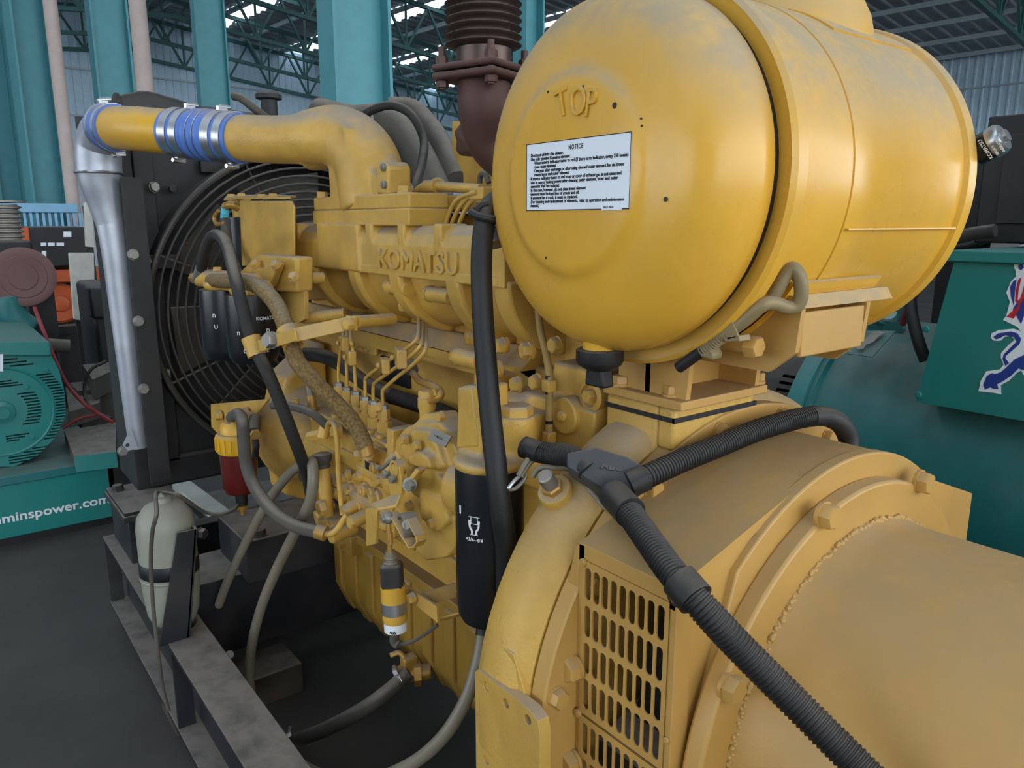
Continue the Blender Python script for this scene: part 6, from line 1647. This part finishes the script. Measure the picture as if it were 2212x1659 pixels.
ol = [(0.0404, 4.15, 0.8123), (0.0542, 4.15, 0.9241), (0.4463, 4.15, 0.893), (0.4528, 4.15, 0.8307), (0.476, 4.15, 0.7614), (0.4871, 4.15, 0.6473), (0.4803, 4.15, 0.5456), (0.4263, 4.15, 0.4395), (0.3415, 4.15, 0.363), (0.2445, 4.15, 0.3294), (0.1214, 4.15, 0.3538), (0.0343, 4.15, 0.4211), (-0.0008, 4.15, 0.5454), (0.009, 4.15, 0.6915)]
hs_ = part(G().prism3(ol, (0, 1, 0), .85), 'housing', TP, ta)
part(G().prism3([(0.0396, 4.12, 0.8785), (0.0475, 4.12, 0.9427), (0.4496, 4.12, 0.9051), (0.4496, 4.12, 0.8351)], (0, 1, 0), .9), 'top_cover', TP, ta, bevel=.008)
part(G().torus(ac_ + V((0, .002, 0)), (0, -1, 0), .205, .008, 56, 8), 'ring', TP, ta)
part(G().lathe(ac_, (0, -1, 0), [(.05, -.01), (.05, .012), (.03, .018), (.028, .01)], 28), 'hub', TP, ta)
g = G(); gd = G()
for (a0_, a1_, r0_, r1_) in ((-38, 38, .215, .262), (-30, 32, .10, .155), (48, 78, .10, .15), (52, 76, .215, .255), (-78, -48, .10, .15), (-80, -46, .215, .258)):
    nsl = int(abs(math.sin(R(a1_)) - math.sin(R(a0_))) * r1_ / .0135)
    zl0, zl1 = ac_.z + r1_ * math.sin(R(a0_)), ac_.z + r1_ * math.sin(R(a1_))
    for k in range(max(3, nsl)):
        z_ = zl0 + (zl1 - zl0) * (k + .5) / max(3, nsl)
        dz = z_ - ac_.z
        if abs(dz) >= r1_ - .002: continue
        xo = math.sqrt(max(0, r1_ ** 2 - dz ** 2)); xi = math.sqrt(max(0, r0_ ** 2 - dz ** 2)) if abs(dz) < r0_ else .0
        lim = math.tan(R(90 - max(abs(a0_), abs(a1_)))) if max(abs(a0_), abs(a1_)) > 45 else 0
        xo = min(xo, r1_ * math.cos(R(min(abs(a0_), abs(a1_)))) if abs(a0_) > 40 or abs(a1_) > 40 else xo)
        if xo - xi < .01: xi = max(0, xo - .04)
        g.box(ac_.x + xi, ac_.x + xo, ac_.y - .02, ac_.y + .05, z_ - .0035, z_ + .0035)
cut(hs_, g)
part(G().prism3([(0.2494, 4.118, 0.8671), (0.2616, 4.118, 0.8659), (0.2526, 4.118, 0.7881), (0.2405, 4.118, 0.7895)], (0, -1, 0), .002), 'data_sticker', 'label_white', ta)
for q in [(0.3373, 4.148, 0.6989), (0.3327, 4.148, 0.4562), (0.4231, 4.148, 0.7678)]:
    plug(ta, q, (0, -1, 0), .02, TP, 'screw')
# engine of that set
te = thing('teal_engine', 'teal engine with brown belt guard disc behind the louvred alternator', 'engine', (.2, 5.3, .33))
dc = V((0.471, 5.15, 1.1472))
part(G().lathe(dc, (0, -1, 0), [(.165, -.02), (.165, .01), (.15, .016), (.12, .012), (.115, .016), (.075, .012), (.07, .016), (.02, .014)], 48), 'belt_disc', 'brown_disc', te)
g = G()
g.tube([(0.3527, 5.2, 1.0407), (0.3816, 5.2, 0.9075), (0.4622, 5.2, 0.8208)], .10, 16)
g.box(-.3, (0.4849, 5.2, 0.8188)[0], 5.2, 6.0, .5, (0.4894, 5.2, 0.8589)[2])
part(g, 'block', 'teal_dull', te, remesh=.02, its=3)
part(G().tube([(0.2738, 5.09, 0.8032), (0.446, 5.09, 0.7765), (0.5577, 5.09, 0.755), (0.6501, 5.09, 0.7407)], .04, 14), 'intake_pipe', 'grey_hose', te)
part(G().box(-.4, (0.5524, 5.3, 1.2908)[0], 5.3, 5.9, (0.4688, 5.3, 1.2002)[2], (0.4851, 5.3, 1.3448)[2]), 'rocker_cover', 'dark_engine', te, bevel=.02)
g = G()
p = V((0.4536, 5.5, 1.2738)); prof = [(.05, -.2)]
for k in range(9):
    for t_ in range(6): prof.append((.078 + .012 * math.sin(2 * math.pi * t_ / 6), .03 + .028 * k + .028 * t_ / 6))
part(g.lathe(p, (0, 0, 1), prof, 28), 'exhaust_bellows', 'dull_steel', te)
part(G().lathe(p + V((0, 0, .285)), (0, 0, 1), [(.02, 0), (.115, .004), (.115, .014), (.02, .016)], 28), 'exhaust_flange', 'dull_steel', te)
part(G().box((0.5045, 5.4, 1.017)[0], (0.6431, 5.4, 1.0091)[0], 5.4, 5.6, (0.539, 5.4, 0.678)[2], (0.5875, 5.4, 1.1231)[2]), 'radiator_guard', 'dark_engine', te)
hose('red_cable', 'thin red cable trailing down beside the louvred alternator to the floor', [(0.483, 4.9, 0.9927), (0.4763, 4.6, 0.9116), (0.5048, 4.5, 0.7529), (0.5436, 4.5, 0.6267), (0.5938, 4.4, 0.5395), (0.6616, 4.4, 0.4677), (0.7017, 4.3, 0.4397)], .010, 'red_wire', 'cable', 8)
hose('second_red_cable', 'second thin red cable on the tread plate', [(0.4985, 4.5, 0.3981), (0.5771, 4.5, 0.4355), (0.6657, 4.5, 0.4471)], .009, 'red_wire', 'cable', 8)
hose('black_cable', 'black cable curling between the skids behind the radiator', [(0.7542, 4.6, 0.7113), (0.6715, 4.6, 0.6698), (0.6316, 4.6, 0.5605), (0.6465, 4.5, 0.4753), (0.7131, 4.4, 0.4347)], .009, 'black_rubber', 'cable', 8)
tr = thing('tread_plate_step', 'teal step with dusty ribbed tread plate beside the louvred alternator', 'step', (0.6363, 4.6, 0.2096))
sA, sB = (0.4962, 4.4358, 0.4), (0.7475, 4.5425, 0.4)
part(G().prism3([(0.4962, 4.4358, 0.4), (0.743, 4.4585, 0.4), (0.6314, 3.8691, 0.4), (0.4646, 3.9054, 0.4)], (0, 0, -1), .071), 'tread', 'grey_hose', tr)
ea_, eb_ = V((0.4646, 3.9054, 0.4)), V((0.6314, 3.8691, 0.4))
part(G().prism3([ea_, eb_, eb_ - V((0, 0, .075)), ea_ - V((0, 0, .075))], (-.02, -1, 0), .012), 'front_edge', TP, tr)
part(G().box(.64, .71, 4.05, 4.4, .0, .335), 'support', 'dark_engine', tr)
gs_ = thing('grey_skid_frame', 'dusty grey channel skid frame behind the radiator', 'skid', (.8, 5.2, .0))
for pl, h_ in (([(.77, 5.55, .55), (.95, 5.55, .55), (.8886, 5.2192, .55), (.7331, 4.9777, .55)], .12), ([(.66, 5.55, .42), (.86, 5.55, .42), (.7467, 4.9202, .42), (.5715, 4.7735, .42)], .088)):
    part(G().prism3(pl, (0, 0, -1), h_), 'plate', 'grey_hose', gs_)
part(G().box(.68, 1.2, 5.2, 5.5, 0, .45), 'leg', 'grey_hose', gs_)
lw = thing('white_channel', 'off-white channel beam lying behind the radiator foot', 'beam', (.9, 3.5, .0))
part(G().prism3([(0.883, 3.9576, 0.16), (0.9667, 4.0381, 0.16), (0.9982, 3.3996, 0.16), (0.913, 3.2586, 0.16), (0.9138, 3.3588, 0.16)], (0, 0, -1), .03), 'top_flange', 'dirty_white', lw)
part(G().box(.90, .97, 3.45, 3.9, .0, .14), 'web', 'dark_engine', lw)
part(G().box(.7, 1.8, 3.45, 3.9, .0, .10), 'bed', 'dark_engine', lw)

# far row: crates, orange and black sets, white doors
FYp = 7.2
t = thing('blue_crate', 'pale blue slatted crate at the far wall', 'crate', (0.8353, 7.6, 1.3732))
b0_, b1_ = (0.3928, 7.6, 1.4054), (1.1599, 7.6, 1.6034)
part(G().box(b0_[0], b1_[0], 7.6, 8.4, b0_[2] + .12, b1_[2]), 'panel', 'light_blue', t, bevel=.01)
k = b0_[0]
while k < b1_[0]:
    part(G().box(k, k + .02, 7.62, 7.66, b0_[2], b0_[2] + .12), 'slat', 'light_blue', t)
    k += .045
part(G().box(b0_[0], b1_[0], 7.62, 8.3, b0_[2] - .04, b0_[2] + .01), 'sill', 'light_blue', t)
part(G().box(b0_[0] + .1, b1_[0] - .1, 7.8, 8.3, 0, b0_[2] - .04), 'plinth', 'dark_engine', t)
t = thing('black_control_panel', 'black control panel with white meters on the orange generator', 'panel', (0.863, 7.0, 1.0939))
b0_, b1_ = (0.6843, 7.0, 1.1074), (1.102, 7.0, 1.4129)
part(G().box(b0_[0], b1_[0], 7.0, 7.6, b0_[2], b1_[2]), 'case', 'dark_engine', t, bevel=.01)
for pl in ([(0.7845, 6.998, 1.295), (0.8216, 6.998, 1.2945), (0.8189, 6.998, 1.2698), (0.7818, 6.998, 1.2705)], [(0.8309, 6.998, 1.2943), (0.8777, 6.998, 1.2936), (0.8751, 6.998, 1.2688), (0.8282, 6.998, 1.2696)], [(0.8903, 6.998, 1.2934), (0.9409, 6.998, 1.2926), (0.9383, 6.998, 1.2676), (0.8877, 6.998, 1.2685)], [(0.9467, 6.998, 1.378), (1.0009, 6.998, 1.3776), (0.9964, 6.998, 1.3348), (0.9422, 6.998, 1.3354)], [(0.7838, 6.998, 1.2316), (0.8147, 6.998, 1.231), (0.8101, 6.998, 1.1885), (0.7792, 6.998, 1.1893)]):
    part(G().prism3(pl, (0, -1, 0), .004), 'meter', 'label_white', t)
part(G().box(b0_[0] - .08, b0_[0] + .03, 6.98, 7.6, b0_[2] + .2, b1_[2]), 'orange_corner', 'orange_paint', t, bevel=.005)
t = thing('orange_generator', 'orange generator set with round fan cover under the black panel', 'generator', (.9, 7.4, 0))
a0_, a1_ = (0.778, 7.05, 0.9794), (0.9807, 7.05, 1.0801)
part(G().box(a0_[0] - .3, a1_[0] + .25, 7.05, 7.7, a0_[2], a1_[2]), 'top_rail', 'orange_paint', t, bevel=.01)
c = V((0.8844, 7.15, 0.8083)); part(G().lathe(c, (0, -1, 0), [(.16, -.05), (.16, .0), (.14, .02), (.07, .01), (.06, .05), (.02, .06)], 32), 'fan_cover', 'orange_paint', t)
part(G().box(a0_[0] - .3, a1_[0] + .4, 7.3, 7.8, 0, a0_[2]), 'body', 'dark_engine', t, bevel=.01)
t = thing('steel_rack', 'dark low rack with pale bottles under the orange generator', 'rack', (1.0, 6.9, 0))
r0_ = (0.803, 6.9, 0.6532)
part(G().box(r0_[0], r0_[0] + 1.0, 6.85, 7.0, r0_[2] - .06, r0_[2]), 'shelf', 'dark_engine', t)
part(G().box(r0_[0], r0_[0] + 1.0, 6.87, 6.99, 0, r0_[2] - .06), 'base', 'dark_engine', t)
for px_c, l_, pl in ((0, 'tall narrow dirty white panel by the silver pipe', [(1.0269, 6.45, 1.5874), (1.0731, 6.45, 1.5979), (1.067, 6.45, 1.2648), (1.0069, 6.45, 1.2726)]), (1, 'rusty dirty white panel leaning below the black control panel', [(0.885, 6.4, 1.2334), (1.0459, 6.4, 1.2296), (1.0065, 6.4, 0.7139), (0.8675, 6.4, 0.7522)])):
    t = thing('leaning_board', l_, 'panel', pl[2])
    part(G().prism3(pl, (0, 1, 0), .05), 'sheet', 'dirty_white', t, bevel=.006)
    lo_ = min(pl, key=lambda q: q[2])
    part(G().box(min(q[0] for q in pl) + .02, max(q[0] for q in pl) - .01, 6.449 + .05 * (1 - px_c), 6.49 + .06 * (1 - px_c), 0, lo_[2] + .3), 'stand', 'dark_engine', t)
t = thing('dark_machine', 'dark machine parts piled behind the silver pipe', 'machine', (0.9091, 5.6, 0.7366))
part(G().box((0.8747, 5.6, 0.8004)[0], (1.0247, 5.6, 0.7884)[0], 5.6, 6.2, 0, (0.9538, 5.6, 1.0514)[2]), 'body', 'dark_engine', t, bevel=.03)
part(G().box((0.8477, 5.5, 0.9605)[0], (0.9399, 5.5, 0.9549)[0], 5.5, 5.7, (0.8752, 5.5, 0.8405)[2], (0.8957, 5.5, 1.0458)[2]), 'box', 'dark_engine', t, bevel=.02)
t = thing('grey_fence', 'low grey sheet fence between the far columns', 'fence', (0.9114, 9.5, 1.6343))
part(G().box((0.5957, 9.5, 1.6299)[0], (1.0959, 9.5, 1.6369)[0], 12.5, 12.55, 0, (0.94, 9.5, 1.8878)[2]), 'sheet', 'dull_steel', t)
